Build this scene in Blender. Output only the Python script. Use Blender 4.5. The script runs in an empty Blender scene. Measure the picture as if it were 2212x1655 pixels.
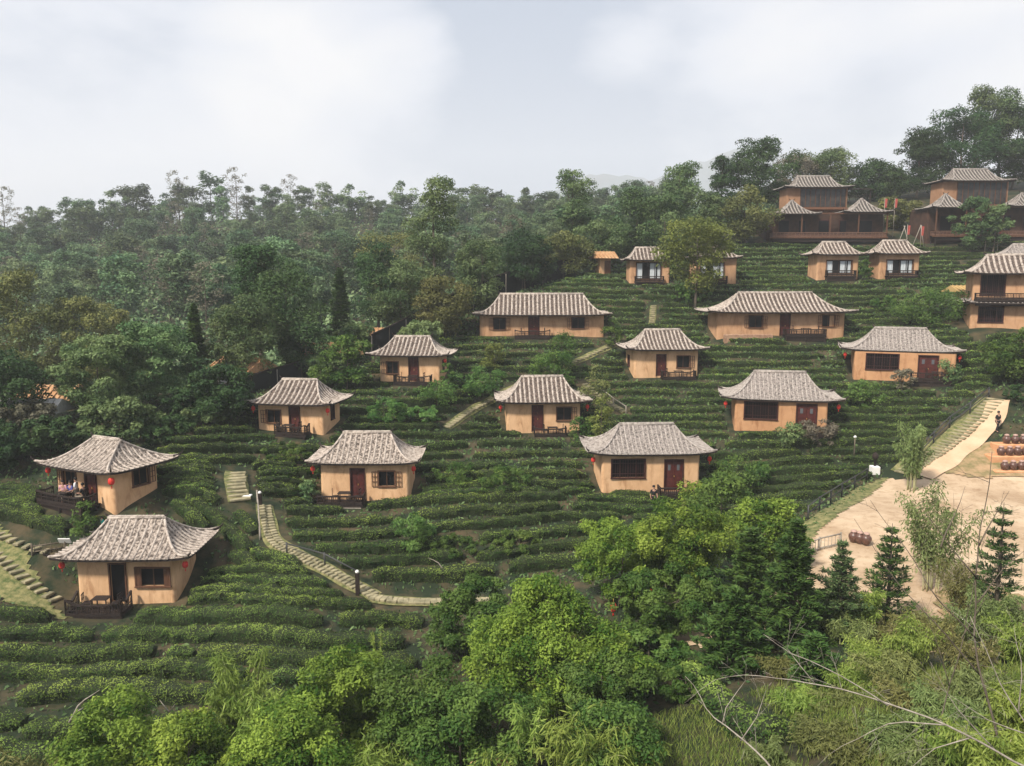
import bpy, math, random
import numpy as np
from mathutils import Vector, Matrix

# ---------------------------------------------------------------- camera, sky, sun, exposure
SC = bpy.context.scene
F = 1700.0; CU = 1106.0; CV = 827.0; HOR = 600.0      # focal length, centre and horizon in the sketch units of a 2212 px wide frame
PITCH = math.atan((CV - HOR) / F)
cam_d = bpy.data.cameras.new('camera'); cam = bpy.data.objects.new('camera', cam_d)
SC.collection.objects.link(cam); SC.camera = cam
cam_d.sensor_fit = 'HORIZONTAL'; cam_d.sensor_width = 36.0; cam_d.lens = 36.0 * F / 2212.0
cam_d.clip_start = 0.5; cam_d.clip_end = 6000
cam.location = (0, 0, 0); cam.rotation_euler = (math.pi/2 - PITCH, 0, 0)

SUN_EL = math.radians(47); SUN_AZ = math.radians(-136)      # azimuth measured from +Y towards +X: hazy sun behind the camera on its left
sd = bpy.data.lights.new('sun', 'SUN'); sun = bpy.data.objects.new('sun', sd); SC.collection.objects.link(sun)
sd.energy = 4.6; sd.angle = math.radians(7); sd.color = (1.0, 0.93, 0.82)
sdir = Vector((math.sin(SUN_AZ)*math.cos(SUN_EL), math.cos(SUN_AZ)*math.cos(SUN_EL), math.sin(SUN_EL)))
sun.rotation_euler = sdir.to_track_quat('Z', 'Y').to_euler(); sun.location = (0, 0, 60)

W = bpy.data.worlds.new('World'); SC.world = W; W.use_nodes = True
nt = W.node_tree; nt.nodes.clear()
def N(t, ty, **kw):
    n = t.nodes.new(ty)
    for k, v in kw.items(): setattr(n, k, v)
    return n
out = N(nt, 'ShaderNodeOutputWorld')
sky = N(nt, 'ShaderNodeTexSky', sky_type='NISHITA', sun_disc=False, sun_elevation=SUN_EL, sun_rotation=SUN_AZ)
bg1 = N(nt, 'ShaderNodeBackground'); bg1.inputs['Strength'].default_value = 0.10
nt.links.new(sky.outputs[0], bg1.inputs['Color'])
tc = N(nt, 'ShaderNodeTexCoord')
mp = N(nt, 'ShaderNodeMapping'); mp.inputs['Scale'].default_value = (1.0, 1.0, 2.3); mp.inputs['Location'].default_value = (1.35, 2.1, 0.7); mp.inputs['Rotation'].default_value = (0.25, -0.35, 0.8)
nz = N(nt, 'ShaderNodeTexNoise'); nz.inputs['Scale'].default_value = 3.4; nz.inputs['Detail'].default_value = 7; nz.inputs['Roughness'].default_value = 0.5; nz.inputs['Distortion'].default_value = 0.25
rp = N(nt, 'ShaderNodeValToRGB')
rp.color_ramp.elements[0].position = 0.30; rp.color_ramp.elements[0].color = (0.36, 0.45, 0.60, 1)
rp.color_ramp.elements[1].position = 0.80; rp.color_ramp.elements[1].color = (1.0, 0.98, 0.97, 1)
e = rp.color_ramp.elements.new(0.49); e.color = (0.735, 0.775, 0.87, 1)
nt.links.new(tc.outputs['Generated'], mp.inputs[0]); nt.links.new(mp.outputs[0], nz.inputs[0])
# a few broad cloud banks fixed in the sky by their compass direction
acc = None
def skydir(u, v):
    xc = (u-CU)/F; yc = -(v-CV)/F
    d = Vector((xc, math.cos(PITCH)+math.sin(PITCH)*yc, yc*math.cos(PITCH)-math.sin(PITCH))); return d.normalized()
for (u, v, amp, width) in [(560, 145, .22, 5.5), (640, 200, .08, 6), (800, 60, .17, 7), (1170, 120, -.21, 17), (1000, 225, -.10, 12), (1320, 260, -.13, 14), (1560, 130, .06, 11), (2000, 60, .05, 14), (100, 250, -.04, 20), (880, 330, .12, 11), (420, 290, .10, 7), (1850, 300, -.06, 10), (1360, 20, .08, 5), (2150, 60, .10, 7)]:
    dt = N(nt, 'ShaderNodeVectorMath', operation='DOT_PRODUCT'); dt.inputs[1].default_value = skydir(u, v)
    nt.links.new(tc.outputs['Generated'], dt.inputs[0])
    mr = N(nt, 'ShaderNodeMapRange', interpolation_type='SMOOTHSTEP'); mr.inputs['From Min'].default_value = math.cos(math.radians(width)); mr.inputs['From Max'].default_value = 1.0
    mr.inputs['To Min'].default_value = 0; mr.inputs['To Max'].default_value = amp
    nt.links.new(dt.outputs['Value'], mr.inputs['Value'])
    ad = N(nt, 'ShaderNodeMath', operation='ADD'); nt.links.new(mr.outputs[0], ad.inputs[0])
    nt.links.new((acc or nz).outputs[0], ad.inputs[1]); acc = ad
nt.links.new(acc.outputs[0], rp.inputs[0])
bg2 = N(nt, 'ShaderNodeBackground'); bg2.inputs['Strength'].default_value = 0.76
nt.links.new(rp.outputs[0], bg2.inputs['Color'])
mx = N(nt, 'ShaderNodeMixShader'); mx.inputs[0].default_value = 0.93
nt.links.new(bg1.outputs[0], mx.inputs[1]); nt.links.new(bg2.outputs[0], mx.inputs[2]); nt.links.new(mx.outputs[0], out.inputs['Surface'])

SC.view_settings.view_transform = 'Standard'; SC.view_settings.look = 'None'; SC.view_settings.exposure = 0.47; SC.view_settings.gamma = 1
cy = SC.cycles
cy.max_bounces = 5; cy.diffuse_bounces = 3; cy.glossy_bounces = 2; cy.transmission_bounces = 3; cy.volume_bounces = 2; cy.transparent_max_bounces = 4
cy.use_denoising = True; cy.caustics_reflective = False; cy.caustics_refractive = False
try: cy.denoiser = 'OPENIMAGEDENOISE'; cy.denoising_prefilter = 'ACCURATE'
except Exception: pass
cy.sample_clamp_indirect = 4

# ---------------------------------------------------------------- helpers
COL = SC.collection
rng = np.random.default_rng(11); R = random.Random(5)
cp, sp_ = math.cos(PITCH), math.sin(PITCH)
def ray(u, v):
    """slopes x/Y and z/Y of the sight line to frame point u, v"""
    xc = (np.asarray(u, float)-CU)/F; yc = -(np.asarray(v, float)-CV)/F
    Y = cp + sp_*yc
    return xc/Y, (yc*cp - sp_)/Y
def P(u, v, Y):
    a, b = ray(u, v); return np.array([a*Y, Y, b*Y]) if np.ndim(a) == 0 else np.stack([a*Y, Y+0*a, b*Y], -1)
def XY(u, Y, v=800):
    a, _ = ray(u, v); return float(a*Y), float(Y)
def topz(v, Y): return float(ray(CU, v)[1]*Y)
def unproj(x, y, z):
    zc = -(y*cp - z*sp_); yc = y*sp_ + z*cp
    return CU + F*x/(-zc), CV - F*yc/(-zc)

def tag(o, label=None, cat=None, group=None, kind=None):
    if label: o['label'] = label
    if cat: o['category'] = cat
    if group: o['group'] = group
    if kind: o['kind'] = kind
    return o
def empty(name, loc=(0, 0, 0), rz=0.0):
    o = bpy.data.objects.new(name, None); COL.objects.link(o); o.location = [float(c) for c in loc]; o.rotation_euler = (0, 0, rz); o.empty_display_size = .3
    return o
def link(name, me, parent=None, loc=None, rz=None):
    o = bpy.data.objects.new(name, me); COL.objects.link(o)
    if parent is not None: o.parent = parent
    if loc is not None: o.location = [float(c) for c in loc]
    if rz is not None: o.rotation_euler = (0, 0, rz)
    return o
class MB:
    """collects shapes, becomes ONE mesh"""
    def __init__(s): s.v = []; s.f = []; s.m = []; s.a = []; s.sm = []
    def add(s, vs, fs, mi=0, smooth=False):
        b = len(s.v); s.v += [tuple(map(float, q)) for q in vs]
        for f in fs: s.f.append(tuple(b+i for i in f)); s.m.append(mi); s.sm.append(smooth)
        return s
    def box(s, c, d, rz=0, mi=0, bev=0, tilt=None):
        x, y, z = [k/2 for k in d]
        if bev:
            b = min(bev, x*.9, y*.9, z*.9); vs = []
            for (zz, xx, yy) in ((-z, x-b, y-b), (-z+b, x, y), (z-b, x, y), (z, x-b, y-b)):
                vs += [(-xx, -yy, zz), (xx, -yy, zz), (xx, yy, zz), (-xx, yy, zz)]
            fs = [(3, 2, 1, 0), (12, 13, 14, 15)]
            for k in range(3):
                for i in range(4): j = (i+1) % 4; fs.append((4*k+i, 4*k+j, 4*k+4+j, 4*k+4+i))
        else:
            vs = [(-x, -y, -z), (x, -y, -z), (x, y, -z), (-x, y, -z), (-x, -y, z), (x, -y, z), (x, y, z), (-x, y, z)]
            fs = [(3, 2, 1, 0), (4, 5, 6, 7), (0, 1, 5, 4), (1, 2, 6, 5), (2, 3, 7, 6), (3, 0, 4, 7)]
        M = Matrix.Rotation(rz, 3, 'Z')
        if tilt: M = M @ Matrix.Rotation(tilt[0], 3, 'X') @ Matrix.Rotation(tilt[1], 3, 'Y')
        return s.add([tuple(M @ Vector(q) + Vector(c)) for q in vs], fs, mi)
    def tube(s, pts, rad, n=6, mi=0, cap=True, smooth=True):
        pts = [Vector([float(c) for c in p]) for p in pts]; k = len(pts)
        rad = [float(rad)]*k if np.ndim(rad) == 0 else [float(c) for c in rad]; vs = []
        for i, p in enumerate(pts):
            t = (pts[min(i+1, k-1)] - pts[max(i-1, 0)]).normalized()
            a = Vector((0, 0, 1)) if abs(t.z) < .9 else Vector((1, 0, 0))
            e1 = t.cross(a).normalized(); e2 = t.cross(e1)
            vs += [p + rad[i]*(math.cos(2*math.pi*j/n)*e1 + math.sin(2*math.pi*j/n)*e2) for j in range(n)]
        fs = [(i*n+j, (i+1)*n+j, (i+1)*n+(j+1) % n, i*n+(j+1) % n) for i in range(k-1) for j in range(n)]
        if cap: fs += [tuple(range(n)), tuple(range((k-1)*n, k*n))[::-1]]
        return s.add(vs, fs, mi, smooth)
    def lathe(s, prof, n=12, c=(0, 0, 0), mi=0):
        vs = [(c[0]+r*math.cos(2*math.pi*j/n), c[1]+r*math.sin(2*math.pi*j/n), c[2]+z) for r, z in prof for j in range(n)]
        fs = [(i*n+j, i*n+(j+1) % n, (i+1)*n+(j+1) % n, (i+1)*n+j) for i in range(len(prof)-1) for j in range(n)]
        fs += [tuple(range(n))[::-1], tuple(range((len(prof)-1)*n, len(prof)*n))]
        return s.add(vs, fs, mi, True)
    def mesh(s, name, mats):
        me = bpy.data.meshes.new(name); me.from_pydata(s.v, [], s.f)
        for m in (mats if isinstance(mats, (list, tuple)) else [mats]): me.materials.append(m)
        me.polygons.foreach_set('material_index', s.m); me.polygons.foreach_set('use_smooth', s.sm); me.update(); return me
    def build(s, name, mats, parent=None, loc=None, rz=None): return link(name, s.mesh(name, mats), parent, loc, rz)

def quads_mesh(name, V, mats, tint=None, mi=None, smooth=False, nrm=None):
    """V: (n,4,3) quads -> one mesh with a per-face 'tint' attribute"""
    n = len(V); me = bpy.data.meshes.new(name)
    me.vertices.add(n*4); me.vertices.foreach_set('co', np.ascontiguousarray(V, dtype=np.float32).ravel())
    me.loops.add(n*4); me.loops.foreach_set('vertex_index', np.arange(n*4, dtype=np.int32))
    me.polygons.add(n); me.polygons.foreach_set('loop_start', np.arange(0, n*4, 4, dtype=np.int32))
    for m in mats: me.materials.append(m)
    if mi is not None: me.polygons.foreach_set('material_index', mi.astype(np.int32))
    me.update(calc_edges=True)
    a = me.attributes.new('tint', 'FLOAT', 'FACE'); a.data.foreach_set('value', (tint if tint is not None else rng.random(n)).astype(np.float32))
    return me

def unit(a): return a/np.maximum(np.linalg.norm(a, axis=-1, keepdims=True), 1e-9)
def leaf_quads(C, NR, L, Wd, droop=0.0, along=None):
    n = len(C); r = unit(rng.normal(size=(n, 3)))
    NR = unit(NR); L = np.broadcast_to(np.asarray(L, float), (n,))*rng.uniform(.62, 1.35, n)
    t = along if along is not None else np.cross(NR, r)
    t = unit(t); t[:, 2] -= droop; t = unit(t); b = unit(np.cross(NR, t))
    L = np.broadcast_to(np.asarray(L, float), (n,))[:, None]; Wd = np.broadcast_to(np.asarray(Wd, float), (n,))[:, None]
    return np.stack([C - t*L*.5, C - b*Wd*.5 + t*L*.05, C + t*L*.5, C + b*Wd*.5 + t*L*.05], 1)

# ---------------------------------------------------------------- materials
MAT = {}
def mat(name, col=(.5, .5, .5), rough=.85, col2=None, scale=6, detail=4, bump=0, bscale=None, spec=.3, lo=.35, hi=.65, coord='Object', stretch=None, metal=0, stain=None):
    if name in MAT: return MAT[name]
    m = bpy.data.materials.new(name); m.use_nodes = True; t = m.node_tree; b = t.nodes['Principled BSDF']
    b.inputs['Base Color'].default_value = (*col, 1); b.inputs['Roughness'].default_value = rough; b.inputs['Specular IOR Level'].default_value = spec; b.inputs['Metallic'].default_value = metal
    c = N(t, 'ShaderNodeTexCoord'); src = c.outputs[coord]
    if stretch:
        q = N(t, 'ShaderNodeMapping'); q.inputs['Scale'].default_value = stretch; t.links.new(src, q.inputs[0]); src = q.outputs[0]
    if col2 is not None:
        z = N(t, 'ShaderNodeTexNoise'); z.inputs['Scale'].default_value = scale; z.inputs['Detail'].default_value = detail; z.inputs['Roughness'].default_value = .62
        t.links.new(src, z.inputs[0]); r = N(t, 'ShaderNodeValToRGB')
        r.color_ramp.elements[0].position = lo; r.color_ramp.elements[1].position = hi
        r.color_ramp.elements[0].color = (*col, 1); r.color_ramp.elements[1].color = (*col2, 1)
        t.links.new(z.outputs[0], r.inputs[0]); t.links.new(r.outputs[0], b.inputs['Base Color'])
    if stain:
        s1 = N(t, 'ShaderNodeTexNoise'); s1.inputs['Scale'].default_value = 1.1; s1.inputs['Detail'].default_value = 9; s1.inputs['Roughness'].default_value = .7; s1.inputs['Distortion'].default_value = .6
        ms_ = N(t, 'ShaderNodeMapping'); ms_.inputs['Scale'].default_value = (1.6, 1.6, .45); ms_.inputs['Location'].default_value = (3.1, 1.7, .4); t.links.new(c.outputs[coord], ms_.inputs[0]); t.links.new(ms_.outputs[0], s1.inputs[0])
        sr = N(t, 'ShaderNodeValToRGB'); sr.color_ramp.elements[0].position = .50; sr.color_ramp.elements[0].color = (1, 1, 1, 1); sr.color_ramp.elements[1].position = .72; sr.color_ramp.elements[1].color = stain; t.links.new(s1.outputs[0], sr.inputs[0])
        ml = N(t, 'ShaderNodeMix', data_type='RGBA', blend_type='MULTIPLY'); ml.inputs[0].default_value = 1; t.links.new(r.outputs[0], ml.inputs[6]); t.links.new(sr.outputs[0], ml.inputs[7]); t.links.new(ml.outputs[2], b.inputs['Base Color'])
    if bump:
        z2 = N(t, 'ShaderNodeTexNoise'); z2.inputs['Scale'].default_value = bscale or scale*3; z2.inputs['Detail'].default_value = 4; t.links.new(src, z2.inputs[0])
        bu = N(t, 'ShaderNodeBump'); bu.inputs['Strength'].default_value = bump; bu.inputs['Distance'].default_value = .05
        t.links.new(z2.outputs[0], bu.inputs['Height']); t.links.new(bu.outputs[0], b.inputs['Normal'])
    MAT[name] = m; return m
def leafmat(name, a, b, trans=.3, vary=.3, hue=.03):
    if name in MAT: return MAT[name]
    m = bpy.data.materials.new(name); m.use_nodes = True; t = m.node_tree; p = t.nodes['Principled BSDF']; o = t.nodes['Material Output']
    at = N(t, 'ShaderNodeAttribute', attribute_name='tint'); c = N(t, 'ShaderNodeTexCoord')
    z = N(t, 'ShaderNodeTexNoise'); z.inputs['Scale'].default_value = .9; z.inputs['Detail'].default_value = 2; t.links.new(c.outputs['Object'], z.inputs[0])
    s = N(t, 'ShaderNodeMath', operation='MULTIPLY_ADD'); s.inputs[1].default_value = 1.1; s.inputs[2].default_value = -.55; t.links.new(z.outputs[0], s.inputs[0])
    ad = N(t, 'ShaderNodeMath', operation='ADD', use_clamp=True); t.links.new(s.outputs[0], ad.inputs[0]); t.links.new(at.outputs['Fac'], ad.inputs[1])
    mixc = N(t, 'ShaderNodeMix', data_type='RGBA'); mixc.inputs[6].default_value = (*a, 1); mixc.inputs[7].default_value = (*b, 1); t.links.new(ad.outputs[0], mixc.inputs[0])
    oi = N(t, 'ShaderNodeObjectInfo'); mr = N(t, 'ShaderNodeMapRange'); mr.inputs['To Min'].default_value = 1-vary; mr.inputs['To Max'].default_value = 1+vary; t.links.new(oi.outputs['Random'], mr.inputs[0])
    mr2 = N(t, 'ShaderNodeMath', operation='MULTIPLY'); mr2.inputs[1].default_value = 37.7; t.links.new(oi.outputs['Random'], mr2.inputs[0])
    fr = N(t, 'ShaderNodeMath', operation='FRACT'); t.links.new(mr2.outputs[0], fr.inputs[0])
    mr3 = N(t, 'ShaderNodeMapRange'); mr3.inputs['To Min'].default_value = .5-hue; mr3.inputs['To Max'].default_value = .5+hue; t.links.new(fr.outputs[0], mr3.inputs[0])
    h = N(t, 'ShaderNodeHueSaturation'); t.links.new(mixc.outputs[2], h.inputs['Color']); t.links.new(mr.outputs[0], h.inputs['Value']); t.links.new(mr3.outputs[0], h.inputs['Hue'])
    t.links.new(h.outputs[0], p.inputs['Base Color']); p.inputs['Roughness'].default_value = .55; p.inputs['Specular IOR Level'].default_value = .14
    tr = N(t, 'ShaderNodeBsdfTranslucent'); t.links.new(h.outputs[0], tr.inputs['Color'])
    ms = N(t, 'ShaderNodeMixShader'); ms.inputs[0].default_value = trans
    t.links.new(p.outputs[0], ms.inputs[1]); t.links.new(tr.outputs[0], ms.inputs[2]); t.links.new(ms.outputs[0], o.inputs['Surface'])
    MAT[name] = m; return m

M_soil = mat('soil', (.014, .024, .009), .95, (.085, .062, .032), .55, 12, .9, 4, coord='Object', lo=.44, hi=.66)
M_sand = mat('sand', (.36, .25, .155), .95, (.56, .425, .29), .22, 12, .5, 3.0, lo=.36, hi=.62, stain=(.66, .60, .52, 1))
M_road = mat('road_clay', (.46, .31, .19), .95, (.56, .41, .27), .6, 6, .2, 3)
M_orange = mat('orange_earth', (.52, .23, .10), .95, (.62, .34, .18), .9, 5, .5, 5)
M_dryg = mat('dry_grass_earth', (.38, .25, .14), .95, (.17, .145, .06), 1.1, 12, .8, 6, lo=.38, hi=.62)
M_lawn = mat('lawn', (.06, .085, .022), .95, (.25, .22, .095), 2.6, 14, .9, 9, lo=.36, hi=.64)
M_step = mat('stepping_stone', (.16, .145, .085), .9, (.36, .31, .19), 1.5, 4, .3)
M_wall = mat('adobe', (.55, .325, .17), .92, (.69, .435, .245), .9, 9, .35, 5, lo=.34, hi=.62, stretch=(1, 1, .55), stain=(.60, .50, .42, 1))
M_wall2 = mat('adobe_deep', (.43, .225, .11), .92, (.56, .31, .16), .8, 7, .35, 5, lo=.3, hi=.7, stain=(.60, .48, .40, 1))
M_rib = mat('cover_tile', (.19, .155, .13), .9, (.49, .42, .36), 4.2, 8, .5, 12, lo=.36, hi=.58)
M_pan = mat('pan_tile', (.065, .050, .040), .9, (.42, .35, .295), 6.0, 6, .6, 14, lo=.42, hi=.60)
M_pan3 = mat('dark_pan_tile', (.045, .032, .026), .9, (.18, .135, .11), 5, 6, .6, 14, lo=.42, hi=.66)
M_wall3 = mat('muted_adobe', (.42, .235, .125), .92, (.54, .32, .18), .9, 9, .35, 5, lo=.34, hi=.62, stretch=(1, 1, .55), stain=(.62, .52, .45, 1))
M_rib2 = mat('grey_cover_tile', (.17, .145, .13), .9, (.42, .37, .33), 4.5, 6, .5, 12, lo=.34, hi=.62)
M_pan2 = mat('grey_pan_tile', (.06, .05, .044), .9, (.29, .25, .225), 6.5, 6, .6, 14, lo=.38, hi=.56)
M_dark = mat('dark_timber', (.014, .009, .008), .8, (.032, .020, .015), 9, 3, .2)
M_brown = mat('brown_timber', (.085, .035, .018), .7, (.13, .06, .03), 8, 3, .2, stretch=(1, 1, .2))
M_red = mat('red_door', (.050, .010, .008), .6, (.095, .018, .013), 4, 3, .1)
M_redw = mat('deep_red_window', (.035, .010, .008), .55, (.06, .018, .014), 4, 3, .1)
M_glass = mat('dark_glass', (.006, .006, .007), .35, spec=.12)
M_curt = mat('pale_curtain', (.46, .50, .52), .9, (.60, .63, .64), 7, 2, 0, stretch=(6, 6, .3))
M_lant = mat('red_cloth', (.55, .030, .022), .6, (.68, .05, .035), 9, 2)
M_gold = mat('gold_trim', (.55, .33, .08), .5, spec=.5)
M_jar = mat('glazed_clay', (.075, .035, .026), .35, (.14, .07, .05), 6, 3, .1, spec=.5)
M_jarlid = mat('jar_lid', (.35, .22, .18), .8, (.45, .30, .25), 8, 3)
M_bark = mat('bark', (.075, .058, .040), .95, (.17, .14, .105), 5, 4, .5, stretch=(1, 1, .25))
M_pbark = mat('pale_bark', (.22, .19, .15), .95, (.36, .32, .27), 5, 4, .4, stretch=(1, 1, .25))
M_metal = mat('dark_rail', (.035, .035, .036), .5, spec=.5)
M_white = mat('white_paint', (.72, .70, .66), .8, (.80, .78, .74), 4)
M_net = mat('dark_netting', (.008, .010, .009), .95, (.016, .018, .016), 3, 4, .3)
M_owall = mat('orange_roof', (.36, .18, .08), .9, (.52, .32, .17), 1.6, 5, .5, 7)
M_stone = mat('rubble', (.24, .13, .08), .95, (.40, .26, .17), 3, 5, .7, 7)
M_bamboo = mat('cane', (.33, .34, .17), .7, (.42, .40, .22), 4, 2)
M_skin = mat('skin', (.42, .24, .17), .7); M_hair = mat('black_hair', (.012, .010, .009), .6)
CL = {'white': mat('white_shirt', (.74, .74, .74), .9), 'blue': mat('blue_shirt', (.07, .08, .26), .9), 'pink': mat('pink_shirt', (.55, .30, .34), .9), 'black': mat('black_cloth', (.018, .018, .02), .9), 'khaki': mat('khaki_cloth', (.20, .17, .13), .9), 'teal': mat('teal_cloth', (.02, .30, .26), .9)}
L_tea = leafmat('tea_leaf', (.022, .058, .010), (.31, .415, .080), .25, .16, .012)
M_teab = mat('tea_inside', (.010, .020, .005), .95, (.028, .036, .012), 9, 5, .9, 14)  # dark inner twigs, with the shade of the hedge sides in the colour
L_bright = leafmat('bright_leaf', (.042, .10, .012), (.29, .385, .060), .35, .12, .01)
L_green = leafmat('green_leaf', (.035, .085, .015), (.15, .225, .048), .3, .15, .012)
L_fresh = leafmat('fresh_leaf', (.06, .14, .030), (.17, .28, .070), .35, .14, .012)
L_dark = leafmat('dark_leaf', (.026, .060, .020), (.075, .130, .042), .25, .2, .015)
L_mid = leafmat('mid_leaf', (.060, .112, .040), (.205, .275, .105), .28, .22, .02)
L_olive = leafmat('olive_leaf', (.10, .115, .035), (.26, .26, .085), .25, .2, .02)
L_yellow = leafmat('yellow_leaf', (.10, .13, .03), (.23, .26, .06), .3, .1, .01)
L_dusty = leafmat('dusty_leaf', (.12, .11, .07), (.22, .20, .14), .2, .2, .02)
L_far = leafmat('forest_leaf', (.055, .110, .052), (.215, .285, .130), .25, .45, .03)
L_pine = leafmat('pine_needle', (.034, .080, .018), (.13, .20, .045), .25, .15, .01)
L_bam = leafmat('bamboo_leaf', (.11, .18, .03), (.36, .44, .10), .35, .12, .012)
L_wisp = leafmat('wispy_leaf', (.10, .145, .04), (.26, .31, .115), .3, .12, .015)

# ---------------------------------------------------------------- houses as measured: left and right end of the front eave, eave height, foot of the wall, ridge ends, ridge height, distance
# name: (eaveL, eaveR, v_eave, v_base, ridgeL, ridgeR, v_ridge, Y, wallL, wallR, rot_deg)
HS = {
 'near':   (108, 421, 1208, 1300, 243, 365, 1118, 45, 166, 384, 1),
 'porch':  (72, 298, 1012, 1082, 149, 225, 946, 51.5, 100, 270, -25),
 'steps':  (652, 905, 1003, 1077, 744, 846, 934, 58, 691, 886, 0),
 'middle': (1070, 1283, 869, 931, 1124, 1213, 813, 73, 1093, 1255, 3),
 'leftup': (531, 727, 873, 930, 588, 666, 820, 66.1, 552, 704, -10),
 'fence':  (787, 970, 768, 823, 863, 940, 727, 79, 819, 952, -6),
 'centre': (1352, 1534, 755, 812, 1391, 1467, 712, 84, 1368, 1509, 4),
 'bigwin': (1268, 1556, 983, 1061, 1340, 1459, 916, 60, 1296, 1514, 2),
 'bush':   (1566, 1822, 866, 930, 1631, 1734, 803, 69, 1590, 1780, -12),
 'right':  (1832, 2066, 760, 820, 1900, 1994, 709, 76, 1857, 2045, -20),
 'long':   (1020, 1322, 680, 724, 1080, 1257, 635, 92, 1036, 1304, -1),
 'long2':  (1524, 1850, 674, 726, 1609, 1769, 632, 89, 1548, 1826, 2),
 'hutA':   (1346, 1452, 561, 610, 1376, 1424, 535, 105, 1360, 1446, 0),
 'hutB':   (1496, 1605, 556, 611, 1525, 1574, 531, 104, 1500, 1590, 0),
 'hutC':   (1754, 1872, 549, 602, 1778, 1827, 523, 101, 1764, 1853, 0),
 'hutD':   (1886, 2006, 547, 601, 1907, 1958, 520, 101, 1898, 1984, 0),
}
# ---------------------------------------------------------------- terrain: a smooth sheet through measured spots
ctrl = []
for k, h in HS.items():
    b_ = P((h[8]+h[9])/2, h[3], h[7]); hw_ = (h[9]-h[8])/2*h[7]/F; a_ = math.radians(h[10])
    for (lx, ly, lz) in ((0, -.6, -.15), (-hw_, -.6, -.15), (hw_, -.6, -.15), (-hw_, 2.2, .12), (hw_, 2.2, .12)):
        ctrl.append(np.array([b_[0]+lx*math.cos(a_)-ly*math.sin(a_), b_[1]+lx*math.sin(a_)+ly*math.cos(a_), b_[2]+lz]))
for (u, v, Y) in [(1780, 524, 120), (2100, 520, 118), (2160, 712, 80), (2108, 711, 79.6), (2255, 713, 79.6), (2108, 705, 82), (2255, 706, 82), (1600, 528, 118), (2250, 860, 66), (2150, 870, 68), (2060, 960, 64.5),
                  (1290, 600, 108), (1120, 640, 104), (1010, 690, 97), (800, 780, 84), (600, 850, 74), (470, 890, 68), (300, 950, 60), (60, 1010, 56), (-200, 1010, 56),
                  (0, 1140, 49), (60, 1250, 45.5), (510, 1050, 55), (560, 1120, 52.5), (640, 1200, 48), (780, 1275, 45.2), (950, 1295, 45), (1250, 1180, 51), (1500, 1150, 54),
                  (1700, 1100, 56), (1000, 1150, 52), (1150, 1040, 60), (400, 1170, 49)]:
    ctrl.append(P(u, v, Y))
for (u, Y) in [(1880, 62), (1800, 52), (2000, 52), (2212, 54), (2000, 42), (2250, 42), (1500, 41), (2100, 36), (1700, 38), (2400, 60)]:
    x, y = XY(u, Y); ctrl.append(np.array([x, y, -15.9 if Y > 45 else -16.5]))
for (x, y, z) in [(-28, 38, -18.8), (-12, 38, -18.6), (0, 40, -18.4), (-25, 28, -19), (-10, 27, -18.8), (2, 32, -18.2), (-40, 45, -19), (-12, 12, -17), (0, 14, -15.5), (5, 22, -16.2), (10, 27, -15.6), (9, 20, -13.6), (15, 22, -12.6), (13, 13, -10), (3, 5, -8), (25, 20, -10.5), (-20, 0, -16), (30, 5, -6)]:
    ctrl.append(np.array([x, y, z], float))
# the valley and the wooded hill on its far side
for (u, v, Y) in [(-300, 960, 85), (0, 900, 85), (300, 850, 88), (600, 790, 98), (900, 700, 112), (1150, 610, 125), (1300, 570, 132), (0, 800, 110), (300, 740, 118), (600, 690, 125),
                  (-300, 700, 150), (0, 660, 160), (300, 640, 165), (600, 620, 170), (900, 600, 170), (1150, 570, 170), (-300, 560, 220), (0, 560, 220), (400, 545, 225), (800, 535, 225), (1150, 530, 215),
                  (-400, 520, 275), (0, 520, 275), (250, 494, 280), (500, 474, 285), (800, 468, 290), (1100, 478, 290), (1350, 472, 270), (1500, 470, 200), (1400, 520, 150), (1550, 500, 150), (1650, 470, 145),
                  (1800, 440, 155), (2050, 410, 155), (2250, 405, 150), (2500, 420, 140), (1800, 425, 190), (2200, 380, 200)]:
    ctrl.append(P(u, v, Y))
for (x, y, z) in [(-150, 380, -5), (0, 390, -2), (150, 380, 5), (-250, 200, -10), (250, 200, 25), (200, 90, 0), (-120, 60, -20), (90, 60, -8), (-80, 10, -20), (60, 15, -8)]:
    ctrl.append(np.array([x, y, z], float))
ctrl = np.array(ctrl)
def _k(r2): return np.where(r2 > 0, .5*r2*np.log(np.maximum(r2, 1e-12)), 0)
n = len(ctrl); A = np.zeros((n+3, n+3)); XYc = ctrl[:, :2]/50
A[:n, :n] = _k(((XYc[:, None]-XYc[None])**2).sum(-1)) + np.eye(n)*0.004; A[:n, n] = 1; A[:n, n+1:] = XYc; A[n, :n] = 1; A[n+1:, :n] = XYc.T
wts = np.linalg.solve(A, np.r_[ctrl[:, 2], 0, 0, 0])
def tps(x, y):
    xc = np.clip(x, -260, 260)/50; yc = np.clip(y, -10, 395)/50
    z = _k((xc[..., None]-XYc[:, 0])**2 + (yc[..., None]-XYc[:, 1])**2) @ wts[:n] + wts[n] + wts[n+1]*xc + wts[n+2]*yc
    far = np.clip((np.hypot(np.maximum(np.abs(x)-260, 0), np.maximum(y-395, 0) + np.maximum(-10-y, 0)))/250, 0, 1)
    return z*(1-far) - 25*far
gx = np.r_[[-2980, -1700, -900, -600], np.arange(-400, -70, 10), np.arange(-66, 80, 1.0), np.arange(84, 400, 10), [600, 900, 1700, 2980]]
gy = np.r_[[-95, -60, -20], np.arange(-8, 150, 1.0), np.arange(154, 420, 6), [450, 520, 650, 900, 1700, 3380]]
GX, GY = np.meshgrid(gx, gy); GZ = tps(GX, GY)
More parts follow.
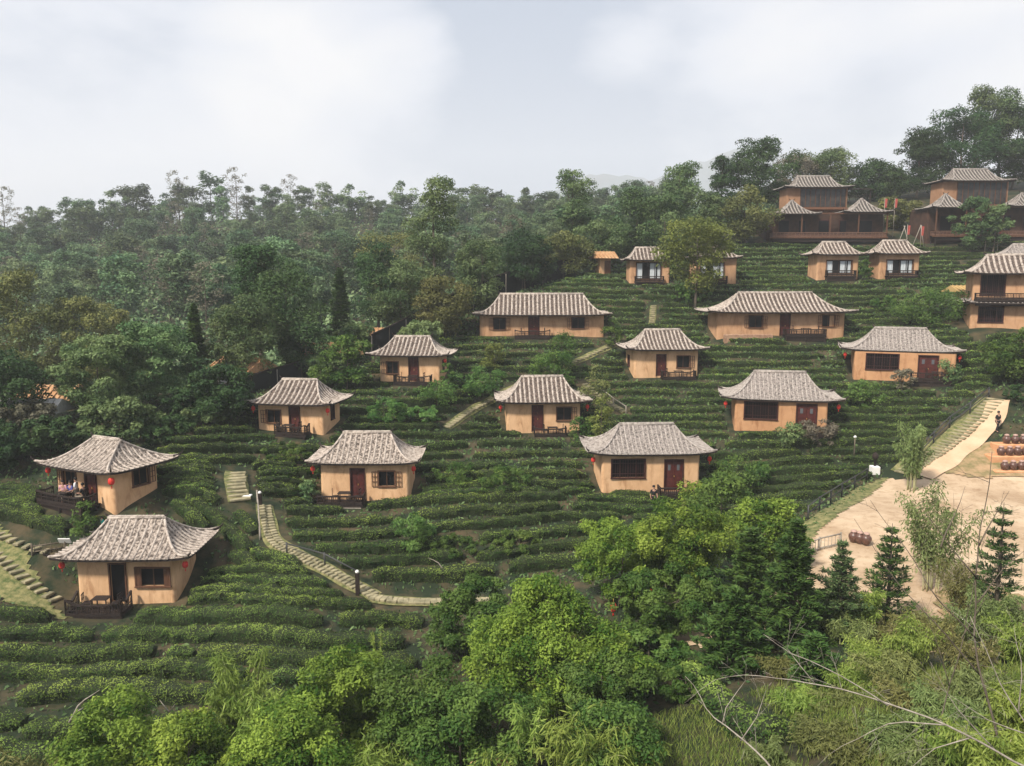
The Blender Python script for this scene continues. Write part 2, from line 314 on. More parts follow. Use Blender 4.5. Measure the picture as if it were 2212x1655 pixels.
def T(x, y):
    x = np.asarray(x, float); y = np.asarray(y, float)
    i = np.clip(np.searchsorted(gx, x)-1, 0, len(gx)-2); j = np.clip(np.searchsorted(gy, y)-1, 0, len(gy)-2)
    a = np.clip((x-gx[i])/(gx[i+1]-gx[i]), 0, 1); b = np.clip((y-gy[j])/(gy[j+1]-gy[j]), 0, 1)
    return GZ[j, i]*(1-a)*(1-b) + GZ[j, i+1]*a*(1-b) + GZ[j+1, i]*(1-a)*b + GZ[j+1, i+1]*a*b
def hit(u, v, y0=24, y1=170):
    """where the sight lines through u, v meet the ground"""
    a, b = ray(np.atleast_1d(u), np.atleast_1d(v)); Ys = np.arange(y0, y1, .25)
    D = b[:, None]*Ys - T(a[:, None]*Ys, np.broadcast_to(Ys, (len(a), len(Ys))))
    neg = D < 0; idx = np.where(neg.any(1), neg.argmax(1), len(Ys)-1); idx = np.maximum(idx, 1)
    d0 = D[np.arange(len(a)), idx-1]; d1 = D[np.arange(len(a)), idx]; f = np.clip(d0/np.where(np.abs(d0-d1) < 1e-9, 1, d0-d1), 0, 1)
    Y = Ys[idx-1] + f*.25
    return np.stack([a*Y, Y, T(a*Y, Y)], 1), neg.any(1)
me = bpy.data.meshes.new('ground'); nx, ny = len(gx), len(gy)
me.from_pydata(np.stack([GX, GY, GZ], -1).reshape(-1, 3).tolist(), [], [(j*nx+i, j*nx+i+1, (j+1)*nx+i+1, (j+1)*nx+i) for j in range(ny-1) for i in range(nx-1)])
me.materials.append(M_soil); me.polygons.foreach_set('use_smooth', [True]*len(me.polygons))
tag(link('ground', me), kind='structure')

def inpoly(x, y, poly):
    x = np.asarray(x, float); y = np.asarray(y, float); r = np.zeros(x.shape, bool); m = len(poly)
    for i in range(m):
        x1, y1 = poly[i]; x2, y2 = poly[(i+1) % m]
        if y1 == y2: continue
        c = ((y1 > y) != (y2 > y)) & (x < (x2-x1)*(y-y1)/(y2-y1)+x1); r ^= c
    return r
def drape(name, poly, off, m, cell=.4, edge=0.0):
    """a sheet laid over the ground inside a ground polygon (x, y)"""
    q = np.array(poly); xs = np.arange(q[:, 0].min()-cell, q[:, 0].max()+cell, cell); ys = np.arange(q[:, 1].min()-cell, q[:, 1].max()+cell, cell)
    X, Yy = np.meshgrid(xs, ys); w = edge*(np.sin(X*1.7+Yy*.9)+np.sin(X*.6-Yy*1.3)+.6*np.sin(X*3.9+Yy*3.1))
    ins = inpoly(X+w, Yy+w, poly); idx = -np.ones(X.shape, int); Z = T(X, Yy)+off; fs = []; vs = []
    for j in range(len(ys)-1):
        for i in range(len(xs)-1):
            if ins[j, i] and ins[j+1, i] and ins[j, i+1] and ins[j+1, i+1]:
                f = []
                for (a, b) in ((j, i), (j, i+1), (j+1, i+1), (j+1, i)):
                    if idx[a, b] < 0: idx[a, b] = len(vs); vs.append((X[a, b], Yy[a, b], Z[a, b]))
                    f.append(int(idx[a, b]))
                fs.append(f)
    me = bpy.data.meshes.new(name); me.from_pydata(vs, [], fs); me.materials.append(m); me.polygons.foreach_set('use_smooth', [True]*len(fs))
    return tag(link(name, me), kind='structure')
def gpoly(pts): return [tuple(p[:2]) for p in hit([a for a, b in pts], [b for a, b in pts])[0]]
def resample(pts, step):
    pts = np.array(pts, float); d = np.r_[0, np.cumsum(np.linalg.norm(np.diff(pts, axis=0), axis=1))]
    s = np.linspace(0, d[-1], max(2, int(d[-1]/step)+1)); return np.stack([np.interp(s, d, pts[:, k]) for k in range(pts.shape[1])], 1)
PATHS = []
def path_line(pts, width):
    g = np.array(gpoly(pts)); g = resample(g, .5)
    for _ in range(6): g[1:-1] = (g[:-2]+2*g[1:-1]+g[2:])/4
    PATHS.append((g, width/2)); return g
def ribbon(name, g, width, off, m, wob=.08):
    d = np.gradient(g, axis=0); d /= np.linalg.norm(d, axis=1)[:, None]; nn = np.stack([-d[:, 1], d[:, 0]], 1); vs = []; fs = []; K = 5
    for i in range(len(g)):
        for k in range(K):
            w = (k/(K-1)-.5)*(width*(1+wob*math.sin(i*.9+k))); p = g[i]+nn[i]*w; vs.append((p[0], p[1], float(T(p[0], p[1]))+off))
    for i in range(len(g)-1):
        for k in range(K-1): fs.append((i*K+k, (i+1)*K+k, (i+1)*K+k+1, i*K+k+1))
    me = bpy.data.meshes.new(name); me.from_pydata(vs, [], fs); me.materials.append(m); me.polygons.foreach_set('use_smooth', [True]*len(fs))
    return tag(link(name, me), kind='structure')

sand_px = [(1745, 1150), (1800, 1105), (1905, 1030), (1985, 1032), (2060, 1010), (2260, 1020), (2300, 1180), (2290, 1420), (2050, 1420), (1760, 1320), (1600, 1420), (1430, 1400), (1450, 1360), (1620, 1340), (1720, 1200)]
SAND = gpoly(sand_px)
drape('courtyard', SAND, .05, M_sand, .4, .25)
lawn_px = [(1735, 1125), (1850, 1052), (1900, 1032), (1930, 1028), (1800, 1130), (1740, 1180), (1700, 1180)]
drape('lawn', gpoly(lawn_px), .09, M_lawn, .3, .1)
EARTH = gpoly([(2000, 1028), (2050, 985), (2110, 962), (2160, 955), (2290, 955), (2300, 1025), (2150, 1036)])
drape('ground_patch', EARTH, .12, M_dryg, .3, .15)
drape('ground_patch', gpoly([(2010, 1290), (2100, 1250), (2240, 1300), (2260, 1380), (2120, 1400)]), .13, M_dryg, .35, .25)
gl = [(0, 1125), (45, 1160), (70, 1190), (60, 1230), (120, 1290), (165, 1330), (140, 1345), (80, 1330), (0, 1290), (-60, 1290), (-60, 1125)]
LAWN2 = gpoly(gl); drape('lawn', LAWN2, .05, M_lawn, .3, .12)
slope = [(0.5, 24), (6, 23.5), (11, 26), (13.5, 21), (18, 19), (19, 10), (6, 10)]
g = path_line([(2158, 868), (2150, 900), (2120, 935), (2070, 975), (2035, 1008), (1990, 1032)], 1.7); ribbon('road', g, 1.7, .17, M_road)
def steps(g, n, w, d, jit=.1, lawnw=None, two=1):
    """stone treads laid along a path"""
    if lawnw: ribbon('path', g, lawnw, .07, M_lawn)
    q = resample(g, 1); L = np.linalg.norm(np.diff(g, axis=0), axis=1).sum(); s = np.linspace(.2, L-.2, n); dd = np.r_[0, np.cumsum(np.linalg.norm(np.diff(g, axis=0), axis=1))]
    mb = MB()
    for i, t in enumerate(s):
        x = np.interp(t, dd, g[:, 0]); y = np.interp(t, dd, g[:, 1]); x2 = np.interp(t+.1, dd, g[:, 0]); y2 = np.interp(t+.1, dd, g[:, 1]); a = math.atan2(y2-y, x2-x)
        for k in range(two):
            o = (k-(two-1)/2)*w*1.08; cx = x-math.sin(a)*o; cy = y+math.cos(a)*o
            mb.box((cx, cy, float(T(cx, cy))+.10), (d*R.uniform(.85, 1.1), w*R.uniform(.9, 1.05), .16), a+R.uniform(-jit, jit), bev=.03)
    return tag(mb.build('stepping_stones', M_step), kind='structure')
g = path_line([(2152, 862), (2085, 930), (2010, 985), (1950, 1025)], 2.0); steps(g, 30, 1.5, .32, .05, 2.3)
g = path_line([(512, 1022), (508, 1060), (520, 1085)], 1.7); steps(g, 9, 1.35, .42, .06, 1.6)
g = path_line([(572, 1092), (578, 1130), (588, 1172), (640, 1200), (700, 1230), (770, 1268), (810, 1290)], 1.3); steps(g, 40, .40, .30, .3, 1.2, 2)
g = path_line([(800, 1292), (860, 1302), (960, 1300), (1060, 1300)], 1.5); steps(g, 22, .7, .36, .25, 1.1)
g = path_line([(1340, 740), (1260, 775), (1180, 810), (1090, 845), (1020, 885), (965, 925)], .8); steps(g, 52, .75, .34, .15, .9)
g = path_line([(1412, 660), (1408, 700)], .7); steps(g, 9, .6, .4, .1, .8)
g = path_line([(-20, 1190), (30, 1235), (80, 1275), (125, 1300)], 2.0); steps(g, 12, .75, .34, .3)
g = path_line([(-20, 1150), (60, 1190), (105, 1195)], 1.8); steps(g, 8, .75, .34, .3)
g = path_line([(1262, 830), (1300, 860), (1350, 892)], .7); steps(g, 14, .6, .35, .1, .7)

# ---------------------------------------------------------------- far mountain behind the wooded hill
vs = []; fs = []; uu = np.linspace(900, 2600, 120); prof = np.interp(uu, [900, 1150, 1200, 1260, 1300, 1360, 1400, 1440, 1500, 1550, 1600, 1700, 1900, 2300, 2600], [520, 440, 412, 378, 374, 384, 386, 370, 350, 328, 322, 335, 372, 420, 500])
for j, (Y, k) in enumerate([(2300, 0), (2660, .55), (3000, 1), (3200, .6)]):
    for i, u in enumerate(uu):
        x = (u-CU)/F*3000*(Y/3000)**.3; z = topz(prof[i]+3*math.sin(i*.9)+2*math.sin(i*2.3+j), 3000)
        vs.append((x, Y+45*math.sin(i*.7+j), -60+(z+60)*k*(1 if k == 1 else 1+.06*math.sin(i*.8+j*2))))
for j in range(3):
    for i in range(119): fs.append((j*120+i, j*120+i+1, (j+1)*120+i+1, (j+1)*120+i))
me = bpy.data.meshes.new('mountain'); me.from_pydata(vs, [], fs); me.materials.append(mat('far_forest', (.04, .07, .07), .95, (.07, .11, .11), .02, 6)); me.polygons.foreach_set('use_smooth', [True]*len(fs))
tag(link('mountain', me), kind='structure')

# ================================================================ HOUSES
def roof_fn(w, d, h, r, lift, pf=1.35, ps=2.0):
    def zx(x, y):                       # height of the tile bed over plan point
        ty = min(1.0, abs(y)/(d/2)); tx = min(1.0, max(0, abs(x)-r/2)/max(.01, (w-r)/2))
        z = min(h*(1-ty)**pf, h*(1-tx)**ps)
        return z + lift*.6*((abs(x)/(w/2))*(abs(y)/(d/2)))**5*.8 + .05*(abs(x)/(w/2))**4
    def hx(ty): return r/2 + (w-r)/2*(1-(1-ty)**(pf/ps))
    def hy(tx): return d/2*(1-(1-tx)**(ps/pf))
    return zx, hx, hy
M_rib4 = mat('dark_cover_tile', (.19, .165, .145), .9, (.37, .33, .295), 4.5, 6, .5, 12, lo=.34, hi=.62)
M_pan4 = mat('darkest_pan_tile', (.035, .03, .026), .9, (.12, .10, .088), 5.5, 6, .6, 14, lo=.36, hi=.64)
def make_roof(parent, w, d, h, r, lift, z0, cy, grey=False, pitch=.40, horns=True, tiles=12, pf=1.35, ps=2.4, bold=1.0):
    rb, pn = (M_rib4, M_pan4) if grey == 'dark' else (M_rib2, M_pan2) if grey else (M_rib, M_pan if bold <= 1 else M_pan3)
    zx, hx, hy = roof_fn(w, d, h, r, lift, pf, ps)
    rt = MB(); K = 14; Nn = 26
    for sgn in (-1, 1):                 # front and back slopes, then the two hipped ends
        vs = [((2*i/Nn-1)*hx(j/K), sgn*d/2*j/K, zx((2*i/Nn-1)*hx(j/K)*.9999, d/2*j/K)) for j in range(K+1) for i in range(Nn+1)]
        rt.add(vs, [(j*(Nn+1)+i, (j+1)*(Nn+1)+i, (j+1)*(Nn+1)+i+1, j*(Nn+1)+i+1)[::-sgn] for j in range(K) for i in range(Nn)], 0, True)
        vs = [(sgn*(r/2+(w-r)/2*j/K), (2*i/Nn-1)*hy(j/K), zx(r/2+(w-r)/2*j/K, (2*i/Nn-1)*hy(j/K)*.9999)) for j in range(K+1) for i in range(Nn+1)]
        rt.add(vs, [(j*(Nn+1)+i, (j+1)*(Nn+1)+i, (j+1)*(Nn+1)+i+1, j*(Nn+1)+i+1)[::sgn] for j in range(K) for i in range(Nn)], 0, True)
    rr = R.Random(int(w*1000)) if hasattr(R, 'Random') else random.Random(int(w*1000+h*77))
    def strip(line, across):            # one run of half-round cover tiles, each course lapping the next
        k = len(line); vs = []; fs = []; q = 0
        for c in range(k-1):
            p0, p1 = line[c], line[c+1]
            for p, sc in ((p0, .92), (p1, 1.14)):
                jx = rr.uniform(-.012, .012)
                for (a, b) in ((-.070, 0), (-.050, .045), (0, .072), (.050, .045), (.070, 0)):
                    vs.append((p[0]+across[0]*(a*sc*bold+jx), p[1]+across[1]*(a*sc*bold+jx), p[2]+b*sc*(.4+.6*bold)+.004))
            fs += [(q+i, q+5+i, q+6+i, q+1+i) for i in range(4)]; fs.append((q+5, q+6, q+7, q+8, q+9)); q += 10
        rt.add(vs, fs, 1, False)
    nr = int(w/pitch/2)
    for i in range(-nr, nr+1):
        x = i*pitch + rr.uniform(-.02, .02)
        if abs(x) > w/2-.1: continue
        if abs(x) <= r/2: t0 = .02
        else:
            tx = (abs(x)-r/2)/((w-r)/2); t0 = 1-(1-tx)**(ps/pf)
        if t0 > .93: continue
        for s in (-1, 1):
            ts = np.linspace(t0, 1.015, max(3, int(tiles*(1-t0))+2)); strip([(x, s*d/2*t, zx(x, min(d/2*t, d/2))) for t in ts], (1, 0))
    nr = int(d/pitch/2)
    for i in range(-nr, nr+1):
        y = (i+.5)*pitch + rr.uniform(-.02, .02)
        if abs(y) > d/2-.1: continue
        ty = abs(y)/(d/2); t0 = 1-(1-ty)**(pf/ps)
        if t0 > .93: continue
        for s in (-1, 1):
            ts = np.linspace(max(t0, .03), 1.015, max(3, int(tiles*(1-t0))+2)); strip([(s*(r/2+(w-r)/2*t), y, zx(min(r/2+(w-r)/2*t, w/2), y)) for t in ts], (0, 1))
    ro = rt.build('roof', [pn, rb], parent, (0, cy, z0))
    hp = MB()
    for sx in (-1, 1):
        for sy in (-1, 1):
            line = []
            for t in np.linspace(.05, 1, 12):
                x = sx*hx(t); y = sy*d/2*t; line.append((x, y, zx(abs(x)*.9999, abs(y)*.9999)+.05))
            hp.tube(line, .085, 6)
    hp.tube([(-r/2-.1, 0, h+.02), (r/2+.1, 0, h+.02)], .11, 6); hp.box((0, 0, h+.12), (r+.1, .12, .14), bev=.03)
    hp.build('ridge_cap', rb, ro)
    if horns:
        for sx in (-1, 1):
            for sy in (-1, 1):
                hn = MB(); zc = zx(w/2*.999, d/2*.999)
                hn.tube([(sx*(w/2-.35), sy*(d/2-.25), zc-.02), (sx*(w/2), sy*d/2, zc+.08), (sx*(w/2+.16), sy*(d/2+.10), zc+.24), (sx*(w/2+.18), sy*(d/2+.11), zc+.40)], [.08, .075, .05, .02], 5); hn.build('roof_horn', M_dark, ro)
            hn = MB(); hn.tube([(sx*(r/2-.05), 0, h+.12), (sx*(r/2+.16), 0, h+.20), (sx*(r/2+.30), 0, h+.40)], [.07, .055, .02], 5); hn.build('roof_horn', M_dark, ro)
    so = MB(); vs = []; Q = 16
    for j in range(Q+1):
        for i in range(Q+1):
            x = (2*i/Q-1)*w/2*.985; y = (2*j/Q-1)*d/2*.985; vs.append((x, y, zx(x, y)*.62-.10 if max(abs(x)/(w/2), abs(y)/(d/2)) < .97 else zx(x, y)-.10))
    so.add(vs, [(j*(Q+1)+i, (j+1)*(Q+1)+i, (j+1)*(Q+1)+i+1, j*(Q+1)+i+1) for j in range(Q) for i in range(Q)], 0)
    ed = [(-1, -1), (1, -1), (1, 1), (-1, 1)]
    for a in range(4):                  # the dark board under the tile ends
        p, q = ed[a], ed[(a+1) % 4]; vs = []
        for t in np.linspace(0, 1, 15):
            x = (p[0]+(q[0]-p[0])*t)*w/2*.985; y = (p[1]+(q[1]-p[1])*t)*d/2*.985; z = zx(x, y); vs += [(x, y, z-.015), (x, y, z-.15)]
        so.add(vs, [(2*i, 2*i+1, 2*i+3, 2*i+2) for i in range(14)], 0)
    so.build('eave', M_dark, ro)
    return ro

def wall_shell(w, d, zb, zt, front=(), right=(), left=(), mt=None, rc=.22, parent=None, chamfer=0):
    """an adobe shell with rounded corners; openings (x0, x1, z0, z1) are cut through its faces with deep reveals"""
    mb = MB(); rr = random.Random(int(w*971))
    ch = max(rc, chamfer)
    faces = [((-w/2+ch, 0), (w/2-ch, 0), front, True), ((w/2, rc), (w/2, d-rc), right, False), ((w/2-ch, d), (-w/2+ch, d), (), False), ((-w/2, d-rc), (-w/2, rc), left, False)]
    for (p, q, ops, fr) in faces:
        L = math.hypot(q[0]-p[0], q[1]-p[1]); ux, uy = (q[0]-p[0])/L, (q[1]-p[1])/L; nx_, ny_ = uy, -ux
        conv = [((a - p[0]) if fr else a, (b - p[0]) if fr else b, c, e) for a, b, c, e in ops]
        xs = sorted(set([0, L] + [v for o in conv for v in o[:2]] + list(np.linspace(0, L, max(2, int(L/.7)))[1:-1].round(3)))); zs = sorted(set([zb, 0, zt] + [v for o in conv for v in o[2:]] + [zt*.5]))
        def pt(a, z, dep=0):
            bul = 0.03*math.sin(a*1.3+z*.8+w*3)*(0 < a < L)
            return (p[0]+ux*a+nx_*(bul-dep), p[1]+uy*a+ny_*(bul-dep), z)
        for i in range(len(xs)-1):
            for j in range(len(zs)-1):
                ca, cz = (xs[i]+xs[i+1])/2, (zs[j]+zs[j+1])/2
                if any(o[0] < ca < o[1] and o[2] < cz < o[3] for o in conv): continue
                mb.add([pt(xs[i], zs[j]), pt(xs[i+1], zs[j]), pt(xs[i+1], zs[j+1]), pt(xs[i], zs[j+1])], [(0, 1, 2, 3)])
        for o in conv:
            c = [(o[0], o[2]), (o[1], o[2]), (o[1], o[3]), (o[0], o[3])]
            for k in range(4):
                a, b = c[k], c[(k+1) % 4]; mb.add([pt(*a), pt(*b), pt(*b, .26), pt(*a, .26)], [(3, 2, 1, 0)])
    def corner(cs):
        for (a, b) in zip(cs[:-1], cs[1:]): mb.add([(a[0], a[1], zb), (b[0], b[1], zb), (b[0], b[1], zt), (a[0], a[1], zt)], [(0, 1, 2, 3)], 0, True)
    for sx, sy in ((1, 0), (1, 1), (-1, 1), (-1, 0)):
        cs = []
        for k in range(6):
            a = k/5*math.pi/2
            x = w/2-ch + ch*math.sin(a); y = rc - rc*math.cos(a)
            cs.append((sx*x, y if sy == 0 else d-y))
        corner(cs if sx*(1 if sy == 0 else -1) > 0 else cs[::-1])
    mb.add([(-w/2+.05, .05, zt-.01), (w/2-.05, .05, zt-.01), (w/2-.05, d-.05, zt-.01), (-w/2+.05, d-.05, zt-.01)], [(0, 1, 2, 3)])
    return mb.build('wall', mt or M_wall, parent)

def lattice(mb, x, y, z, w, h, nx, nz, rz=0, t=.035):
    c, s = math.cos(rz), math.sin(rz)
    for k in range(nx+1):
        o = (k/nx-.5)*w; mb.box((x+c*o, y+s*o, z), (t*1.2, .04, h+t), rz)
    for k in range(nz+1): mb.box((x, y, z+(k/nz-.5)*h), (w, .035, t), rz)
def window(par, x0, x1, z0, z1, kind, y=0.0, place=None):
    """kind: L / R / B = lattice shutters folded open to that side or both, S = solid shutters, G = red grille filling the opening, C = sliding glass with curtains"""
    host = par
    if place: host = place
    cx, cz, w, h = (x0+x1)/2, (z0+z1)/2, x1-x0, z1-z0
    fm = M_redw if kind in 'G' else M_brown
    f = MB()
    for (c, d) in (((x0-.03, y-.01, cz), (.09, .16, h+.15)), ((x1+.03, y-.01, cz), (.09, .16, h+.15)), ((cx, y-.013, z1+.035), (w+.16, .17, .09)), ((cx, y-.02, z0-.035), (w+.2, .20, .09))): f.box(c, d, bev=.01)
    if kind == 'G':
        for k in range(1, 4): f.box((x0+w*k/4, y+.06, cz), (.055, .05, h))
        for k in range(13): f.box((x0+w*(k+.5)/13, y+.09, cz), (.025, .03, h))
        f.box((cx, y+.075, z0+h*.78), (w, .05, .035)); f.box((cx, y+.075, z0+h*.2), (w, .05, .035))
    else: f.box((cx, y+.10, cz), (.045, .04, h))
    fo = f.build('window', fm, par)
    MB().box((cx, y+.18, cz), (w+.02, .03, h+.02)).build('pane', M_glass, fo)
    if kind == 'C':
        for (a, b) in ((.03, .26), (.56, .80), (.86, .97)):
            c = MB(); n = 8; vs = []
            for i in range(n+1):
                xx = x0+w*(a+(b-a)*i/n); yy = y+.13+.02*math.sin(i*2.1); vs += [(xx, yy, z0+.05), (xx, yy, z1-.1)]
            c.add(vs, [(2*i, 2*i+2, 2*i+3, 2*i+1) for i in range(n)]); c.build('curtain', M_curt, fo)
        for k in (1, 2, 3): MB().box((x0+w*k/4, y+.05, cz), (.05, .06, h)).build('sash', M_dark, fo)
    sw = min(.42, w*.42)
    for side in (-1, 1):
        if kind in 'B' or (kind == 'L' and side < 0) or (kind == 'R' and side > 0):
            s = MB(); xx = (x0 if side < 0 else x1)+side*(sw/2+.08); lattice(s, xx, y-.085, cz, sw, h*.98, 2, 3); s.build('shutter', M_brown, fo)
        if kind == 'S':
            s = MB(); xx = (x0 if side < 0 else x1)-side*(sw*.36); s.box((xx, y-.03, cz), (sw*.8, .05, h*.97), bev=.01)
            s.box((xx, y-.06, cz), (sw*.55, .02, h*.75)); s.build('shutter', M_brown, fo)
    return fo
def door(par, x0, x1, z1, kind, y=0.0):
    cx, w = (x0+x1)/2, x1-x0; f = MB()
    for (c, d) in (((x0-.02, y-.01, z1/2), (.08, .16, z1+.06)), ((x1+.02, y-.01, z1/2), (.08, .16, z1+.06)), ((cx, y-.014, z1+.04), (w+.14, .17, .08))): f.box(c, d, bev=.01)
    fo = f.build('door', M_redw if kind != 'open' else M_brown, par)
    if kind == 'open': MB().box((cx, y+.22, z1/2), (w+.02, .03, z1)).build('doorway', M_glass, fo)  # near-black panel across the opening stands in for the unlit interior
    else:
        lv = MB(); k2 = 2
        for k in range(k2):
            xx = x0+w*(k+.5)/k2; lv.box((xx, y+.10, z1/2), (w/k2-.015, .05, z1), bev=.012)
            for (a, b) in ((.08, .42), (.50, .92)): lv.box((xx, y+.07, z1*(a+b)/2), (w/k2*.62, .02, z1*(b-a)), bev=.008)
        lv.build('door_leaf', M_red, fo)
        if kind == 'glazed':
            for k in range(2): MB().box((x0+w*(k+.5)/2, y+.045, z1*.76), (w*.14, .02, z1*.18)).build('pane', mat('door_glass', (.10, .11, .12), .3), fo)
        MB().box((cx+.04, y+.02, z1*.48), (.03, .05, .12)).build('handle', M_gold, fo)
    return fo
def porch(par, x0, x1, depth, z, zlow, curved=0.0, rail=.62, pale=False):
    """a dark timber platform on posts with a lattice parapet"""
    cx, w = (x0+x1)/2, x1-x0
    fl = MB(); n = max(6, int(w/.16))
    for k in range(n): fl.box((x0+w*(k+.5)/n, -depth/2-.02, z-.03), (w/n-.015, depth-.02, .05))
    fl.box((cx, -depth+.06, z-.14), (w, .10, .16)); fl.box((cx, -.16, z-.14), (w, .10, .16)); po = fl.build('porch', M_dark, par)
    for k in range(3):
        for yy in (-depth+.06, -.3): MB().box((x0+.12+(w-.24)*k/2, yy, (z-.2+zlow)/2), (.12, .12, z-.2-zlow)).build('porch_post', M_dark, po)
    rl = MB(); yy = -depth+.02; nb = max(3, int(w/.55))
    def side(p, q, nb):
        a = math.atan2(q[1]-p[1], q[0]-p[0]); L = math.hypot(q[0]-p[0], q[1]-p[1])
        for t, hh in ((0, rail), (1, rail)):
            pass
        for k in range(nb+1):
            t = k/nb; lift = curved*(2*t-1)**4
            rl.box((p[0]+(q[0]-p[0])*t, p[1]+(q[1]-p[1])*t, z+(rail+lift)/2), (.07, .07, rail+lift))
        for k in range(nb):
            t0, t1 = k/nb, (k+1)/nb; tm = (t0+t1)/2; l0 = curved*(2*t0-1)**4; l1 = curved*(2*t1-1)**4
            mx_, my_ = p[0]+(q[0]-p[0])*tm, p[1]+(q[1]-p[1])*tm; bl = L/nb
            ti = math.atan2(l1-l0, bl); rl.box((mx_, my_, z+rail+(l0+l1)/2), (bl*1.02/max(.3, math.cos(ti)), .12, .10), a, tilt=(0, -ti))
            rl.box((mx_, my_, z+.10), (bl, .07, .16), a)
            for m in (.25, .5, .75): rl.box((p[0]+(q[0]-p[0])*(t0+(t1-t0)*m), p[1]+(q[1]-p[1])*(t0+(t1-t0)*m), z+.12+(rail-.12)/2), (.03, .03, rail-.12), a)
            rl.box((mx_, my_, z+rail*.6), (bl, .04, .035), a)
    side((x0+.04, yy), (x1-.04, yy), nb); side((x0+.04, yy), (x0+.04, -.3), 2); side((x1-.04, yy), (x1-.04, -.3), 2)
    rl.build('railing', M_dark if w < 12 else mat('rail_brown', (.13, .065, .042), .8, (.20, .11, .075), 6), po); MB().box((cx, -depth+.14, z-.46), (w-.1, .06, .48)).build('porch_skirt', M_dark, po)
    if pale: MB().box((cx, -depth-.03, z-.26), (w*.92, .05, .09), bev=.01).build('kick_board', M_pbark, po)
    return po

HO = {}; FOOT = []
def pw(Y): return Y/F
def house(key, label, fr=(), doors=(), side=(), porches=(), roofd=None, lift=.28, grey=False, group=None, cat='house', name='adobe_house', horns=True, deep=False, chamfer=0, zoff=0, pitch=.40, bold=1.0, wallm=None):
    eL, eR, ve, vb, rL, rR, vr, Y, wL, wR, rot = HS[key]
    s = pw(Y); uc = (wL+wR)/2; rot = math.radians(rot); cr = math.cos(rot)
    base = P(uc, vb, Y); o = empty(name, base, rot)
    ecu = (eL+eR)/2; s2 = pw(Y-.8)
    w = (wR-wL)*s/cr; ew = (eR-eL)*s2/cr; ezz = topz(ve, Y-.75)-base[2]; D = w*.62 if w < 9 else 4.2
    if roofd is None: roofd = D+1.6
    cyy = D/2; rw = (rR-rL)*pw(Y+D/2)/cr; h = topz(vr, Y+D/2)-base[2]-ezz-.02
    ov = (roofd-D)/roofd; ox = max(.05, (ew-w)/max(.5, ew-rw)); zt = ezz - .14 + min(h*ov**1.35, h*ox**2.4)
    X = lambda u: (u-uc)*s/cr
    Z = lambda v: topz(v, Y)-base[2]
    F_op = [(X(a), X(b), Z(d), Z(c)) for (a, b, c, d, k) in fr]+[(X(a), X(b), .02, min(Z(c), zt-.1)) for (a, b, c, k) in doors]
    F_op = [(a, b, max(c, .02), min(e, zt-.15)) for a, b, c, e in F_op]
    nw = len(fr)
    S_op = [(a, b, c, e) for (a, b, c, e, k, sd) in side if sd == 'R']; SL = [(a, b, c, e) for (a, b, c, e, k, sd) in side if sd == 'L']
    wall_shell(w, D, -1.6, zt, F_op, S_op, SL, wallm or (M_wall2 if deep else M_wall), parent=o, chamfer=chamfer)
    for i, (a, b, c, e, ) in enumerate(F_op):
        if i < nw: window(o, a, b, c, e, fr[i][4])
        else: door(o, a, b, e, doors[i-nw][3])
    for (a, b, c, e, k, sd) in side:
        wo = window(o, a, b, c, e, k)
        L = D
        # set on a side face: along +y on the right wall, along -y on the left one
        if sd == 'R': wo.location = (w/2, .22, 0); wo.rotation_euler = (0, 0, math.pi/2)
        else: wo.location = (-w/2, D-.22, 0); wo.rotation_euler = (0, 0, -math.pi/2)
    cx = (ecu-CU)*s2 - (uc-CU)*s
    ro = make_roof(o, ew, roofd, h, rw, lift, ezz, cyy, grey, pitch, horns, bold=bold)
    # the ridge sits over the middle of the eaves, the whole roof over the middle of the walls
    ro.location.x = cx*.5 if abs(cx) < 1.5 else 0
    for (a, b, dep, vz, cu, pale) in porches: porch(o, X(a), X(b), dep, Z(vz) if vz else .05, -1.6, cu, pale=pale)
    tag(o, label, cat, group); HO[key] = dict(o=o, base=base, w=w, D=D, s=s, rot=rot, ew=ew, rd=roofd, ez=ezz, X=X, Z=Z, Y=Y, cx=ro.location.x)
    M = Matrix.Rotation(rot, 2); pts = [(-w/2-.5, -.7), (w/2+.5, -.7), (w/2+.5, D+.3), (-w/2-.5, D+.3)]
    for (a, b, dep, vz, cu, pale) in porches: FOOT.append([tuple(np.array(base[:2])+np.array(M @ Vector(q))) for q in ((X(a)-.2, -dep-.7), (X(b)+.2, -dep-.7), (X(b)+.2, 0), (X(a)-.2, 0))])
    FOOT.append([tuple(np.array(base[:2])+np.array(M @ Vector(q))) for q in pts])
    return o
G1 = 'single adobe houses among the tea rows'
house('near', 'nearest adobe house with an open black doorway and one wide shuttered window', [(299, 373, 1227, 1266, 'S')], [(240, 275, 1218, 'open')], porches=[(170, 292, 1.7, 1305, .35, True)], group=G1, roofd=5.3)
house('porch', 'corner-on adobe house at far left with guests seated on its porch', [(123, 162, 1022, 1054, 'L')], [(190, 220, 1018, 'red')], side=[(1.25, 2.5, .95, 2.1, 'R', 'R')], porches=[(100, 232, 1.5, 1080, .1, False)], group=G1, roofd=5.5)
house('steps', 'adobe house beside the stone steps with red door left of one lattice-shuttered window', [(820, 855, 1018, 1050, 'B')], [(758, 788, 1013, 'red')], porches=[(690, 792, 1.5, 1078, 0, True)], group=G1, roofd=5.2)
house('middle', 'adobe house in mid slope with lanterns at both eaves and a curved porch rail', [(1203, 1235, 880, 908, 'R')], [(1149, 1172, 876, 'red')], porches=[(1152, 1222, 1.2, 936, .12, True)], group=G1, bold=1.3, pitch=.44)
